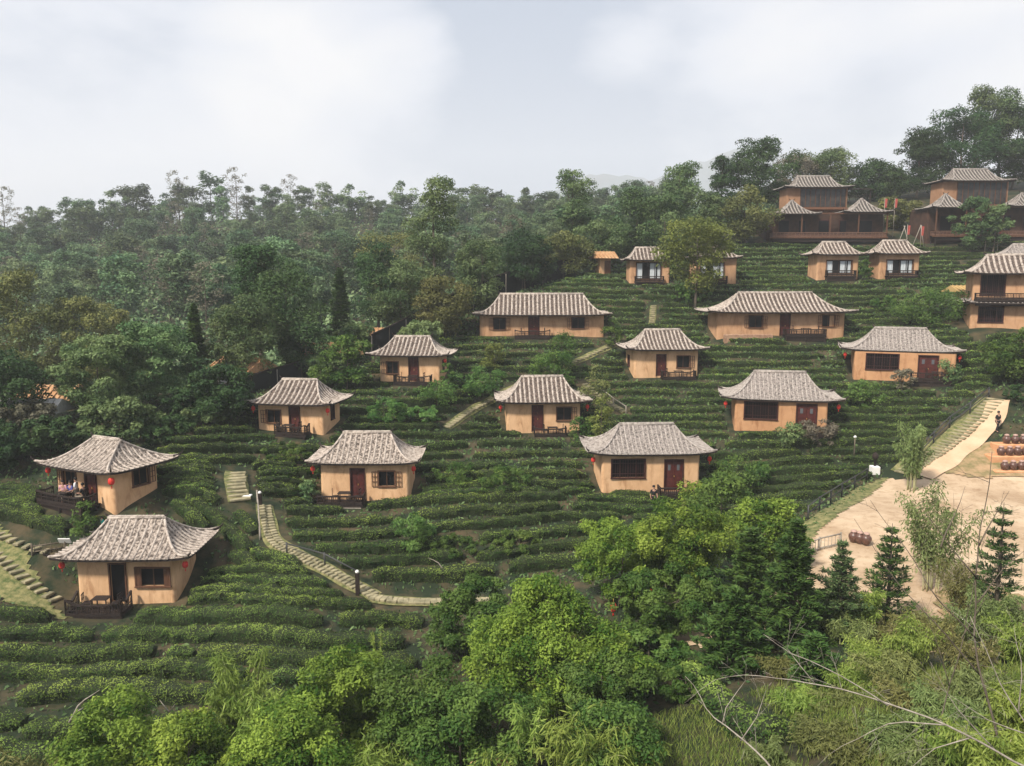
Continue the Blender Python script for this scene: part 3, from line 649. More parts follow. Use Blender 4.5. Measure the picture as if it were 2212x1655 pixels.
house('leftup', 'adobe house below the dark trees with small red window in its end wall', [(574, 606, 887, 914, 'L')], [(627, 649, 877, 'red')], side=[(1.3, 2.0, .8, 2.0, 'G', 'R')], porches=[(606, 676, 1.3, 932, .2, False)], group=G1, bold=1.3, pitch=.44, roofd=5.4)
house('fence', 'adobe house next to the dark fence, bushes at its right corner', [(835, 860, 782, 807, 'L')], [(884, 904, 772, 'red')], side=[(1.0, 1.7, .9, 2.0, 'G', 'R')], porches=[(856, 936, 1.3, 824, .15, False)], group=G1, bold=1.3, pitch=.44)
house('centre', 'adobe house between the two long ones with its porch chairs under the window', [(1462, 1490, 769, 794, 'R')], [(1417, 1437, 766, 'red')], side=[(1.2, 1.9, .9, 2.0, 'G', 'L')], porches=[(1425, 1498, 1.2, 814, .15, False)], group=G1, bold=1.3, pitch=.44)
G2 = 'grey roofed adobe houses with wide red grille windows'
house('bigwin', 'largest grey-roofed house near the bright trees, red grille window and glazed double door', [(1318, 1391, 992, 1031, 'G')], [(1436, 1476, 994, 'glazed')], porches=[(1418, 1526, 1.3, 1062, 0, False)], grey=True, group=G2, roofd=5.8, lift=.45, pitch=.36)
house('bush', 'grey-roofed adobe house with flowering bush hiding its right front corner', [(1610, 1677, 870, 906, 'G')], [(1717, 1757, 872, 'glazed')], porches=[(1700, 1785, 1.2, 930, 0, False)], grey=True, group=G2, roofd=5.6, lift=.4, pitch=.36, deep=True)
house('right', 'grey-roofed adobe house furthest right on the slope above the footpath', [(1880, 1940, 766, 799, 'G')], [(1977, 2012, 767, 'glazed')], porches=[(1962, 2036, 1.3, 815, 0, False)], grey=True, group=G2, roofd=5.6, lift=.35, pitch=.36, deep=True)
G3 = 'long adobe houses with two windows'
house('long', 'long low adobe house beside the dark netting fence with two shuttered windows', [(1066, 1092, 687, 712, 'B'), (1235, 1262, 686, 709, 'B')], [(1142, 1164, 684, 'red')], porches=[(1112, 1188, 1.2, 726, .15, False)], group=G3, chamfer=1.5, roofd=6.2, bold=1.5, wallm=M_wall3, pitch=.5)
house('long2', 'long low adobe house on the right with rubble footing and dark porch', [(1616, 1645, 682, 707, 'B'), (1776, 1802, 681, 705, 'B')], [(1684, 1705, 679, 'red')], porches=[(1688, 1776, 1.3, 722, 0, False)], group=G3, chamfer=1.8, roofd=6.2, bold=1.5, wallm=M_wall3, pitch=.5)
G4 = 'four small glass-fronted huts in the upper row'
for k, (a, b, c, dlo), lab in (('hutA', (1374, 1427, 567, 602), 'small glass-fronted hut, leftmost of the upper row'), ('hutB', (1512, 1563, 567, 602), 'small glass-fronted hut half hidden by the yellow-green tree'),
                         ('hutC', (1784, 1838, 562, 590), 'left one of the two small curtained huts under the big balcony house'), ('hutD', (1914, 1970, 561, 590), 'right one of the two small curtained huts under the big balcony house')):
    house(k, lab, [(a, b, c, dlo, 'C')], porches=[(a-4, b+4, 1.0, dlo+5, 0, False)], group=G4, name='glass_front_hut', cat='hut', lift=.3, roofd=4.6, pitch=.5, bold=1.35, wallm=M_wall3)
# ---- the two balcony houses at the top and the two-storey house at the right edge
def balcony_house(label, Y, u0, u1, vb, pav, up, canopy=None):
    s = pw(Y); uc = (u0+u1)/2; base = P(uc, vb, Y); o = empty('balcony_house', base); X = lambda u: (u-uc)*s; Z = lambda v: topz(v, Y)-base[2]
    wl = (u1-u0)*s; zr = Z(pav[0][2])
    wm = wall_shell(wl, 5.5, -2.5, zr, parent=o, mt=mat('shaded_adobe', (.035, .018, .012), .92, (.075, .038, .024), .8, 6, .3, 5))  # shade under the balcony roofs put into this wall colour
    
    for (a, b) in ((.10, .19), (.27, .33), (.44, .53), (.62, .68), (.78, .90)):
        f = MB(); x0, x1 = -wl/2+wl*a, -wl/2+wl*b; f.box(((x0+x1)/2, -.03, zr*.45), (x1-x0+.1, .08, zr*.62), bev=.02); fo = f.build('window', M_redw, o); MB().box(((x0+x1)/2, -.085, zr*.45), (x1-x0-.1, .03, zr*.52)).build('pane', M_glass, fo)
    porch(o, -wl/2+.4, wl/2-.1, 1.6, .25, -2.4, 0, rail=.6)
    for k in range(5): MB().box((-wl/2+.5+(wl-.7)*k/4, -1.5, zr/2+.1), (.16, .16, zr-.1), bev=.02).build('pillar', M_brown, o)
    MB().box((0, -1.5, zr-.12), (wl, .18, .2), bev=.02).build('beam', M_brown, o)
    MB().box((0, -1.63, .12), (wl, .12, .22), bev=.02).build('deck_beam', M_brown, o)
    for (a, b, ve, ap, va) in pav:
        w = (b-a)*pw(Y-1.5); z0 = topz(ve, Y-2)-base[2]; h = topz(va, Y+.8)-base[2]-z0
        r = make_roof(o, w, 5.4, h, .35, .22, z0, .8, 'dark', .5, True, 8, bold=1.3); r.location.x = (ap-uc)*s
    a, b, ve, vbase, ra, rb_, vr, ea, eb = up
    z1 = Z(vbase); z2 = topz(ve, Y+2)-base[2]; w = (b-a)*pw(Y+2.5)
    u = empty('upper_storey', (((a+b)/2-uc)*s, 2.6, 0)); u.parent = o
    # upper storey: wall, strip of tall windows, roof
    wm2 = wall_shell(w, 3.6, z1-2.0, z2+.3, parent=u, mt=mat('brown_adobe', (.28, .15, .08), .92, (.38, .21, .12), .8, 6, .3, 5))
    f = MB(); g_ = MB(); xa, xb = -w*.28, w*.46; m = 9
    for k in range(m+1): f.box((xa+(xb-xa)*k/m, -.06, (z1+z2)/2), (.09, .10, z2-z1-.3))
    f.box(((xa+xb)/2, -.06, z2-.12), (xb-xa+.1, .12, .14)); f.box(((xa+xb)/2, -.06, z1+.1), (xb-xa+.1, .12, .12)); g_.box(((xa+xb)/2, -.03, (z1+z2)/2), (xb-xa, .03, z2-z1-.25))
    f.build('window_strip', M_brown, u); g_.build('panes', mat('dusk_glass', (.012, .011, .010), .4, (.05, .042, .036), 1.2, 2, spec=.5), u)
    we = (eb-ea)*pw(Y+1.8); h = topz(vr, Y+4.4)-base[2]-z2
    r = make_roof(u, we, 5.4, h, (rb_-ra)*pw(Y+4.4), .25, z2, 1.8, 'dark', .5, True, 8, 1.3, 5.0, 1.3); r.location.x = ((ea+eb)/2-(a+b)/2)*s
    lo = MB(); lo.box((0, -.55, z1-.12), (w*.96, 1.1, .16), tilt=(.35, 0)); lo.build('lower_eave', M_brown, u)
    if canopy: cn = MB(); cn.box((X(canopy[0]), 3.0, Z(canopy[2])), ((canopy[1])*s, 2.4, .14), tilt=(.12, 0)); cn.tube([(X(canopy[0])+canopy[1]*s*.45, 2.2, Z(canopy[2])), (X(canopy[0])+canopy[1]*s*.45, 2.2, -1)], .08); cn.build('canopy', M_dark, o)
    tag(o, label, 'house', 'large balcony houses on the hilltop')
    FOOT.append([(base[0]-wl/2-.6, base[1]-2), (base[0]+wl/2+.6, base[1]-2), (base[0]+wl/2+.6, base[1]+7), (base[0]-wl/2-.6, base[1]+7)])
    HO['bal%d' % int(Y)] = dict(base=base, X=X, Z=Z, Y=Y, s=s)
    return o
balcony_house('hilltop house with long brown balcony and two pyramid roofs, left of its twin', 120, 1657, 1905, 516, [(1664, 1768, 461, 1712, 434), (1815, 1920, 457, 1860, 430)], (1711, 1840, 404, 446, 1727, 1796, 381, 1700, 1848), (1866, 46, 403))
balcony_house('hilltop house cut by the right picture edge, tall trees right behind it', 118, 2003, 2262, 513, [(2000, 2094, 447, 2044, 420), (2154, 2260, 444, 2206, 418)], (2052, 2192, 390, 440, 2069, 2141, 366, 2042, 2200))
# two-storey house
Y = 80; s = pw(Y); base = P(2190, 708, Y); o = empty('two_storey_house', base, math.radians(-22)); wl = 168*s
for part in (0,):
    z1 = topz(652, Y)-base[2]; z2 = topz(590, Y)-base[2]
    wins = [(-wl/2+.75, -wl/2+2.9, .55, 2.1)]
    wall_shell(wl, 5.5, -1.6, z1, wins, parent=o, mt=M_wall3); window(o, *wins[0], 'G')
    up = wall_shell(wl*.98, 5.0, z1-.1, z2+.2, [(-wl/2+.8, -wl/2+2.9, z1+.7, z2-.15)], parent=o, mt=M_wall3); up.location.y = .25; wu = window(o, -wl/2+.8, -wl/2+2.9, z1+.7, z2-.15, 'G'); wu.location.y = .25
    r = make_roof(o, 210*pw(Y-.8), 7.0, topz(551, Y+2.5)-base[2]-z2, 105*s, .35, z2, 2.7, bold=1.5, pitch=.48); sk = make_roof(o, 198*pw(Y-.8), 7.4, .75, 190*s*.8, .12, z1-.1, 2.6, True)
    pr = porch(o, -wl/2+.2, wl/2, 1.0, z1+.30, z1-.05, 0, .55)
tag(o, 'two storey adobe house with balcony cut by the right picture edge', 'house')
FOOT.append([(base[0]-wl/2-.6, base[1]-1.4), (base[0]+wl/2+2, base[1]-1.4), (base[0]+wl/2+2, base[1]+7), (base[0]-wl/2-.6, base[1]+7)])
Y = 97; base = P(2225, 600, Y); o = empty('adobe_house', base, math.radians(-20)); wall_shell(6.5, 4, -2, 2.7, parent=o, mt=M_wall2); window(o, -2.2, -1.0, 1.0, 2.1, 'G')
make_roof(o, 8.2, 5.6, 1.35, 3.4, .3, 2.75, 2.0, True); tag(o, 'adobe house mostly hidden, only its roof shows above the two storey house', 'house')
FOOT.append([(base[0]-4, base[1]-1), (base[0]+4, base[1]-1), (base[0]+4, base[1]+5), (base[0]-4, base[1]+5)])
# ================================================================ TEA HEDGES
ORD = ['', 'first', 'second', 'third', 'fourth', 'fifth', 'sixth', 'seventh', 'eighth', 'ninth', 'tenth', '11th', '12th', '13th', '14th', '15th', '16th', '17th', '18th', '19th', '20th', '21st', '22nd', '23rd', '24th', '25th']
def inter(g0, g1, n):
    """guide line pairs -> n rows, the upper guide included"""
    us = np.arange(min(g0[0][0], g1[0][0]), max(g0[-1][0], g1[-1][0])+1, 12.0)
    a = np.interp(us, [p[0] for p in g0], [p[1] for p in g0]); b = np.interp(us, [p[0] for p in g1], [p[1] for p in g1])
    return [np.stack([us, a+(b-a)*k/n], 1) for k in range(n)]
GA = [[(1180, 530), (1600, 530), (2320, 527)],
      [(1180, 612), (1500, 620), (1700, 618), (2320, 614)],
      [(850, 745), (1000, 733), (1300, 730), (1700, 738), (2320, 728)],
      [(640, 835), (760, 832), (900, 832), (1200, 830), (1500, 832), (1900, 836), (2320, 838)],
      [(300, 955), (600, 948), (800, 944), (1000, 940), (1300, 938), (1600, 942), (2000, 936), (2320, 930)],
      [(330, 1058), (500, 1062), (600, 1068), (750, 1078), (900, 1062), (1100, 1048), (1250, 1050), (1400, 1066), (1550, 1056), (1700, 1040), (2000, 1020)],
      [(590, 1106), (700, 1106), (800, 1098), (1000, 1078), (1250, 1076), (1400, 1090), (1600, 1082), (1800, 1070)],
      [(590, 1160), (700, 1160), (850, 1156), (1000, 1140), (1200, 1118), (1400, 1120), (1600, 1130), (1800, 1120)],
      [(640, 1222), (780, 1216), (900, 1214), (1050, 1200), (1250, 1180), (1450, 1165), (1650, 1160)],
      [(800, 1290), (900, 1282), (1000, 1280), (1200, 1262), (1500, 1240)]]
rows = []
for a, b, k in ((0, 1, 9), (1, 2, 9), (2, 3, 6), (3, 4, 6), (4, 5, 5), (5, 6, 2), (6, 7, 2), (7, 8, 2), (8, 9, 2)): rows += inter(GA[a], GA[b], k)
ROWS = [(r, 'main') for r in rows]
for g in [[(455, 1236), (560, 1232), (640, 1240), (730, 1252)], [(440, 1258), (560, 1256), (700, 1266), (775, 1275)], [(400, 1280), (560, 1278), (700, 1288), (775, 1294)], [(345, 1302), (500, 1298), (700, 1306), (905, 1318)],
          [(-20, 1332), (150, 1338)], [(298, 1338), (330, 1338), (560, 1340), (740, 1348), (915, 1350)], [(-40, 1378), (205, 1378)], [(228, 1378), (560, 1380), (740, 1392), (930, 1396)],
          [(-40, 1424), (280, 1418), (420, 1420)], [(428, 1420), (600, 1428), (730, 1438), (900, 1446)], [(-40, 1468), (215, 1462), (330, 1460), (450, 1458), (640, 1470), (820, 1484)],
          [(40, 1515), (300, 1502), (480, 1508), (660, 1520), (850, 1540)], [(-60, 1560), (60, 1562)], [(50, 1590), (220, 1592), (450, 1575), (640, 1580)], [(-60, 1640), (200, 1650), (500, 1640), (900, 1640), (1100, 1620)]]:
    ROWS.append((np.array(g, float), 'low'))
# short rows running down the slope around the two left houses
for g in [[(5, 1088), (70, 1110), (150, 1128), (215, 1150)], [(30, 1070), (130, 1098), (225, 1135), (240, 1150)], [(45, 1112), (90, 1150), (150, 1172)], [(0, 1060), (60, 1072), (120, 1085)], [(100, 1128), (190, 1165)], [(190, 1092), (240, 1108), (300, 1112)],
          [(28, 1225), (80, 1252), (145, 1285)], [(0, 1270), (60, 1290), (100, 1305)],
          [(278, 1078), (340, 1080)], [(285, 1096), (330, 1100)], [(372, 1092), (400, 1110), (450, 1142)], [(405, 1082), (440, 1105), (500, 1150), (540, 1190)], [(440, 1066), (480, 1088), (530, 1130), (560, 1170)], [(-20, 1100), (60, 1125), (130, 1152)], [(-20, 1072), (60, 1092), (110, 1106)], [(35, 1140), (105, 1174)],
          [(535, 1092), (555, 1120), (562, 1150)], [(500, 1150), (530, 1195)], [(500, 1205), (550, 1222)], [(545, 1196), (600, 1215), (640, 1230)],
          [(360, 1012), (430, 1008), (488, 1012)], [(362, 1030), (430, 1028), (488, 1032)], [(362, 1048), (430, 1046), (480, 1050)], [(532, 1012), (600, 1010), (640, 1010)], [(532, 1028), (640, 1026)], [(535, 1044), (640, 1044)], [(560, 1058), (600, 1060), (650, 1062)], [(300, 1068), (390, 1066), (450, 1070)]]:
    ROWS.append((np.array(g, float), 'short'))
FIELD = gpoly([(1230, 600), (1560, 524), (1900, 520), (2330, 520), (2330, 830), (2150, 838), (2130, 868), (2020, 960), (1980, 1000), (1925, 1022), (1865, 1038), (1740, 1115), (1680, 1180), (1600, 1260), (1200, 1290), (960, 1290), (810, 1280), (650, 1190), (600, 1170), (590, 1090), (570, 1085), (535, 1085), (530, 1040), (528, 1012), (490, 1010), (490, 1085), (330, 1062), (330, 1000), (330, 960), (420, 935), (560, 860), (780, 792), (1000, 712), (1130, 655)])
def seg_clear(x, y, kind):
    ok = np.ones(len(x), bool)
    if kind == 'main': ok &= inpoly(x, y, FIELD)
    for f in FOOT: ok &= ~inpoly(x, y, f)
    for q in (SAND, EARTH) + ((LAWN2,) if kind != 'short' else ()): ok &= ~inpoly(x, y, q)
    for g, hw in PATHS:
        d = np.min((x[:, None]-g[None, ::2, 0])**2+(y[:, None]-g[None, ::2, 1])**2, 1); ok &= d > (hw+.42)**2
    return ok
def hedge_mesh(pts, width, height, lf, nl):
    """pts (k,3) along the foot of the row: a bumpy clipped body with leaves over it"""
    k = len(pts); d = np.gradient(pts[:, :2], axis=0); d /= np.linalg.norm(d, axis=1)[:, None]+1e-9; nn = np.stack([-d[:, 1], d[:, 0]], 1)
    ph = rng.random(6)*9; s = np.arange(k)*.45; K = 9
    sc = np.abs(np.sin(s*2.1+ph[5]+.8*np.sin(s*.7))); wv = .86+.12*np.sin(s*1.1+ph[0])+.15*sc+.07*rng.normal(size=k); hv = .88+.08*np.sin(s*.8+ph[2])+.14*sc+.06*rng.normal(size=k)
    end = np.minimum(1, np.minimum(np.arange(k)+.6, np.arange(k)[::-1]+.6)/2.2)**.5; wv *= end; hv *= end**.7
    off = .14*np.sin(s*.6+ph[4])
    prof = [(-.44, -.12), (-.50, .30), (-.52, .72), (-.36, .96), (0, 1.0), (.36, .96), (.52, .72), (.50, .30), (.44, -.12)]
    B = np.zeros((k, K, 3))
    for j, (a, b) in enumerate(prof):
        o = a*width*wv+off; B[:, j, 0] = pts[:, 0]+nn[:, 0]*o; B[:, j, 1] = pts[:, 1]+nn[:, 1]*o; B[:, j, 2] = pts[:, 2]+b*height*hv + (0.25 if b < 0 else 0)*-1
    B[:, 1:-1] += rng.normal(scale=.05, size=(k, K-2, 3))
    body = (B-0).copy(); cen = B.mean(1, keepdims=True); body = cen+(B-cen)*.93
    bq = np.stack([body[:-1, :-1], body[1:, :-1], body[1:, 1:], body[:-1, 1:]], 2).reshape(-1, 4, 3)
    caps = [np.stack([body[e, j], body[e, j+1], body[e, K-2-j], body[e, K-1-j]]) for e in (0, k-1) for j in range(4)]
    bq = np.concatenate([bq, np.array(caps)])
    L = (k-1)*.45; n = int(nl*L)+8; i = rng.integers(0, k-1, n); f = rng.random(n); jj = rng.choice(K-1, n, p=np.array([.10, .13, .14, .13, .13, .14, .13, .10])); g = rng.random(n)
    Pq = (B[i, jj]*(1-g[:, None])+B[i, jj+1]*g[:, None])*(1-f[:, None])+(B[i+1, jj]*(1-g[:, None])+B[i+1, jj+1]*g[:, None])*f[:, None]
    no = Pq-cen[i, 0]; no = unit(no); Pq = Pq + no*rng.uniform(-.05, .07, n)[:, None]
    nr = unit(no*.9+rng.normal(scale=.40, size=(n, 3))+np.array([0, 0, .6]))
    # young shoots on top; sunlit tops and shaded sides also put into the tint
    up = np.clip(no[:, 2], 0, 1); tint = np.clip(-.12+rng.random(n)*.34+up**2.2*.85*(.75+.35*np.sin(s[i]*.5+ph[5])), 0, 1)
    q = leaf_quads(Pq, nr, lf*rng.uniform(.7, 1.4, n), lf*.55*rng.uniform(.7, 1.3, n))
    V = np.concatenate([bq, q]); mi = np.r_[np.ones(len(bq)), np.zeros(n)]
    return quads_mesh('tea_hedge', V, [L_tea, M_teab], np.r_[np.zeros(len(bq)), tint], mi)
segs = []
for r, kind in ROWS:
    rs = resample(r, 6.0); wob = 1.2*np.sin(rs[:, 0]*.021+r[0, 1])+.8*np.sin(rs[:, 0]*.05+r[0, 1]*1.7); g, ok = hit(rs[:, 0], rs[:, 1]+(wob if kind != 'short' else 0)+3)
    d = np.linalg.norm(np.diff(g, axis=0), axis=1); jump = np.r_[False, d > 3.5]
    if ok.sum() < 3: continue
    # walk the row in even steps, break it at houses, paths and at natural gaps
    cuts = np.where(jump)[0]; parts = np.split(np.arange(len(g)), cuts)
    for pidx in parts:
        if len(pidx) < 3: continue
        q = resample(g[pidx][:, :2], .45)
        for _ in range(4): q[1:-1] = (q[:-2]+2*q[1:-1]+q[2:])/4
        c = seg_clear(q[:, 0], q[:, 1], kind); j = 0
        while j < len(q):
            if not c[j]: j += 1; continue
            Lm = int(R.uniform(16, 46) if q[j, 1] > 62 else R.uniform(16, 40))*(1 if kind != 'short' else 2)
            if q[j, 1] > 85: Lm = int(Lm*1.6)
            e = j
            while e < len(q) and c[e] and e-j < Lm: e += 1
            if e-j >= 4: segs.append((q[j:e], kind))
            j = e+(1 if R.random() < .75 else 2)
info = []
for q, kind in segs:
    Y = q[:, 1].mean(); z = T(q[:, 0], q[:, 1]); pts = np.stack([q[:, 0], q[:, 1], z], 1); m = pts.mean(0); u, v = unproj(*m)
    if not (-60 < u < 2270 and v < 1720): continue
    info.append((pts, kind, u, v, Y))
print('hedges', len(info))
cnt = {}
hc = {k: unproj(*(h['base'])) for k, h in HO.items() if 'ew' in h}
DESC = {'near': 'nearest house with the open black doorway', 'porch': 'corner-on house with porch guests', 'steps': 'house beside the stone steps', 'middle': 'mid-slope house with curved porch rail', 'leftup': 'house below the dark trees',
        'fence': 'house next to the netting fence', 'centre': 'house between the two long ones', 'bigwin': 'largest grey-roofed house', 'bush': 'grey-roofed house behind the flowering bush', 'right': 'rightmost grey-roofed house',
        'long': 'long house by the fence', 'long2': 'long house on the right', 'hutA': 'leftmost small hut', 'hutB': 'hut behind the yellow-green tree', 'hutC': 'left of the two curtained huts', 'hutD': 'right of the two curtained huts'}
todo = []
for pts, kind, u, v, Y in info:
    k = min(hc, key=lambda a: (hc[a][0]-u)**2+((hc[a][1]-v)*1.6)**2); du, dv = u-hc[k][0], v-hc[k][1]
    rel = ('right of' if du > 0 else 'left of') if abs(du) > 1.1*abs(dv)+ (60 if Y < 80 else 40) else ('below' if dv > 0 else 'behind')
    todo.append([k, rel, abs(du) if rel in ('x',) else abs(dv)+abs(du)*.15, pts, kind, u, v, Y])
todo.sort(key=lambda t: (t[0], t[1], t[2]))
for k, rel, _, pts, kind, u, v, Y in todo:
    cnt[(k, rel)] = cnt.get((k, rel), 0)+1; n = cnt[(k, rel)]
    near = Y < 50; nl = 480 if Y < 42 else 330 if Y < 55 else 200 if Y < 72 else 120; lf = .085 if Y < 42 else .10 if Y < 55 else .13 if Y < 72 else .17
    wd, hh = (.98, .76) if kind != 'short' else (.85, .68)
    if kind == 'low' and v < 1312: wd, hh = .76, .55
    if Y > 48 and kind != 'short': wd, hh = .86, .60
    if Y > 62: wd, hh = .82, .54
    if Y > 80: wd, hh = .76, .46
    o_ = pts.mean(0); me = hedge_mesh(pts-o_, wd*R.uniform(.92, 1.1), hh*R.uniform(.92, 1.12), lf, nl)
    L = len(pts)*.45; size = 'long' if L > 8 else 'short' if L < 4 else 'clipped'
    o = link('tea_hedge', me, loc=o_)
    tag(o, '%s tea hedge, %s nearest one %s the %s' % (size, ORD[n] if n < len(ORD) else 'far', rel, DESC[k]), 'hedge', 'clipped tea hedges in rows')

# ================================================================ TREES
def fib(n): return unit(rng.normal(size=(n, 3)))
def crown(Wd, H, n, lf, kind='round', clumps=60, base=.0, seed=0, csize=.17, flat=.7, thin=.5):
    """leaf quads of a crown that fills 0..H in z; kind sets how its radius runs with height"""
    lr = np.random.default_rng(seed+77); h = lr.random(clumps*3); 
    if kind == 'round': rad = np.sqrt(np.clip(1-(2*h-1)**2, 0, 1))**.8
    elif kind == 'tall': rad = (np.sqrt(np.clip(1-(2*h-1)**2, 0, 1))**.7)*(.55+.45*np.abs(np.sin(h*math.pi*3.5+seed)))
    elif kind == 'cone': rad = (1-h)**.8*.95+.05
    elif kind == 'umbrella': rad = np.clip(np.sqrt(np.clip(1-(1.25*h-.85)**2/.72, 0, 1)), 0, 1)*(.25+.75*h**.6)
    elif kind == 'bell': rad = (1-h**2.2)**.7
    ang = lr.random(clumps*3)*2*math.pi; lob = 1+.22*np.sin(ang*2+seed)+.16*np.sin(ang*3+seed*2+h*5)+.12*np.sin(h*11+seed)
    rr = rad*lob*np.sqrt(lr.uniform(.15, 1.0, clumps*3)); keep = lr.random(clumps*3) < np.clip(rad+.1, .15, 1); idx = np.where(keep)[0][:clumps]
    C = np.stack([rr*np.cos(ang)*Wd/2, rr*np.sin(ang)*Wd/2, H*(.04+.92*h)], 1)[idx]; k = len(C)
    cs = csize*min(Wd, H)*lr.uniform(.6, 1.35, k)
    wgt = cs**2; wgt /= wgt.sum(); ci = lr.choice(k, n, p=wgt)
    dr = unit(lr.normal(size=(n, 3))); dr[:, 2] = np.abs(dr[:, 2])*np.where(lr.random(n) < .72, 1, -1); r = lr.uniform(.35, 1.0, n)**.6*(1+.25*np.sin(dr[:, 0]*6+ci)*np.sin(dr[:, 1]*5+ci*.7))
    Pn = C[ci]+dr*(r*cs[ci])[:, None]*np.array([1, 1, flat])
    nr = dr*.55+lr.normal(scale=.5, size=(n, 3))+np.array([0, 0, .6])
    ctint = lr.uniform(-.38, .40, k)
    tint = np.clip(.3+.55*(lr.random(n)-.3)+ctint[ci], 0, 1)
    return leaf_quads(Pn, nr, lf*lr.uniform(.7, 1.4, n), lf*thin*lr.uniform(.8, 1.2, n), droop=.15), tint, C
def woody(H, r0, C, nl=9, lean=0, n=7, z0=-.6, seed=0, top=.82):
    rr = random.Random(seed); mb = MB(); pts = []; bx, by = rr.uniform(-.1, .1)*H*.4, rr.uniform(-.1, .1)*H*.4
    for t in np.linspace(0, 1, 8): pts.append((bx*math.sin(t*2.2)+lean*t*t, by*math.sin(t*2.9), z0+(H*top-z0)*t))
    mb.tube(pts, [r0*(1.25 if t == 0 else 1)*(1-t*.82) for t in np.linspace(0, 1, 8)], n)
    br = MB(); sel = sorted(range(len(C)), key=lambda i: rr.random())[:nl]
    for i in sel:
        c = C[i]; zt = min(max(c[2]-.25*math.hypot(c[0], c[1])-.1*H, H*.12), H*top*.95); t = (zt-z0)/(H*top-z0)
        a = np.array([bx*math.sin(t*2.2)+lean*t*t, by*math.sin(t*2.9), zt]); mid = a*.5+c*.5+np.array([0, 0, -.04*H])
        br.tube([a, mid, c], [r0*.42*(1-t*.6), r0*.26*(1-t*.5), r0*.08], 5)
    return mb, br
TREES = []
def put_tree(name, label, x, y, zt, wd, leaf, kind='round', n=6000, lf=.3, clumps=60, cb=.2, csize=.17, bark=None, group=None, cat='tree', thin=.55, nl=9, r0=None, flat=.7, z=None, lean=0, limbs=True):
    zg = float(T(x, y))-.05 if z is None else z; H = max(1.2, zt-zg); sd = len(TREES)+3; q, tint, C = crown(wd, H*(1-cb), n, lf, kind, clumps, seed=sd, csize=csize, flat=flat, thin=thin)
    q = q+np.array([0, 0, H*cb]); C = C+np.array([0, 0, H*cb]); o = empty(name, (x, y, zg), R.uniform(-.3, .3))
    link('crown', quads_mesh('crown', q, [leaf], tint), o)
    tk, br = woody(H, r0 or max(.06, H*.018), C, nl, lean, seed=sd); t_ = tk.build('trunk', bark or M_bark, o)
    if nl: br.build('branches', bark or M_bark, o)
    tag(o, label, cat, group); TREES.append(o); return o
def tree_px(name, label, u, vt, Y, wpx, leaf, **kw):
    x, y = XY(u, Y, vt); return put_tree(name, label, x, y, topz(vt, Y), wpx*Y/F, leaf, **kw)

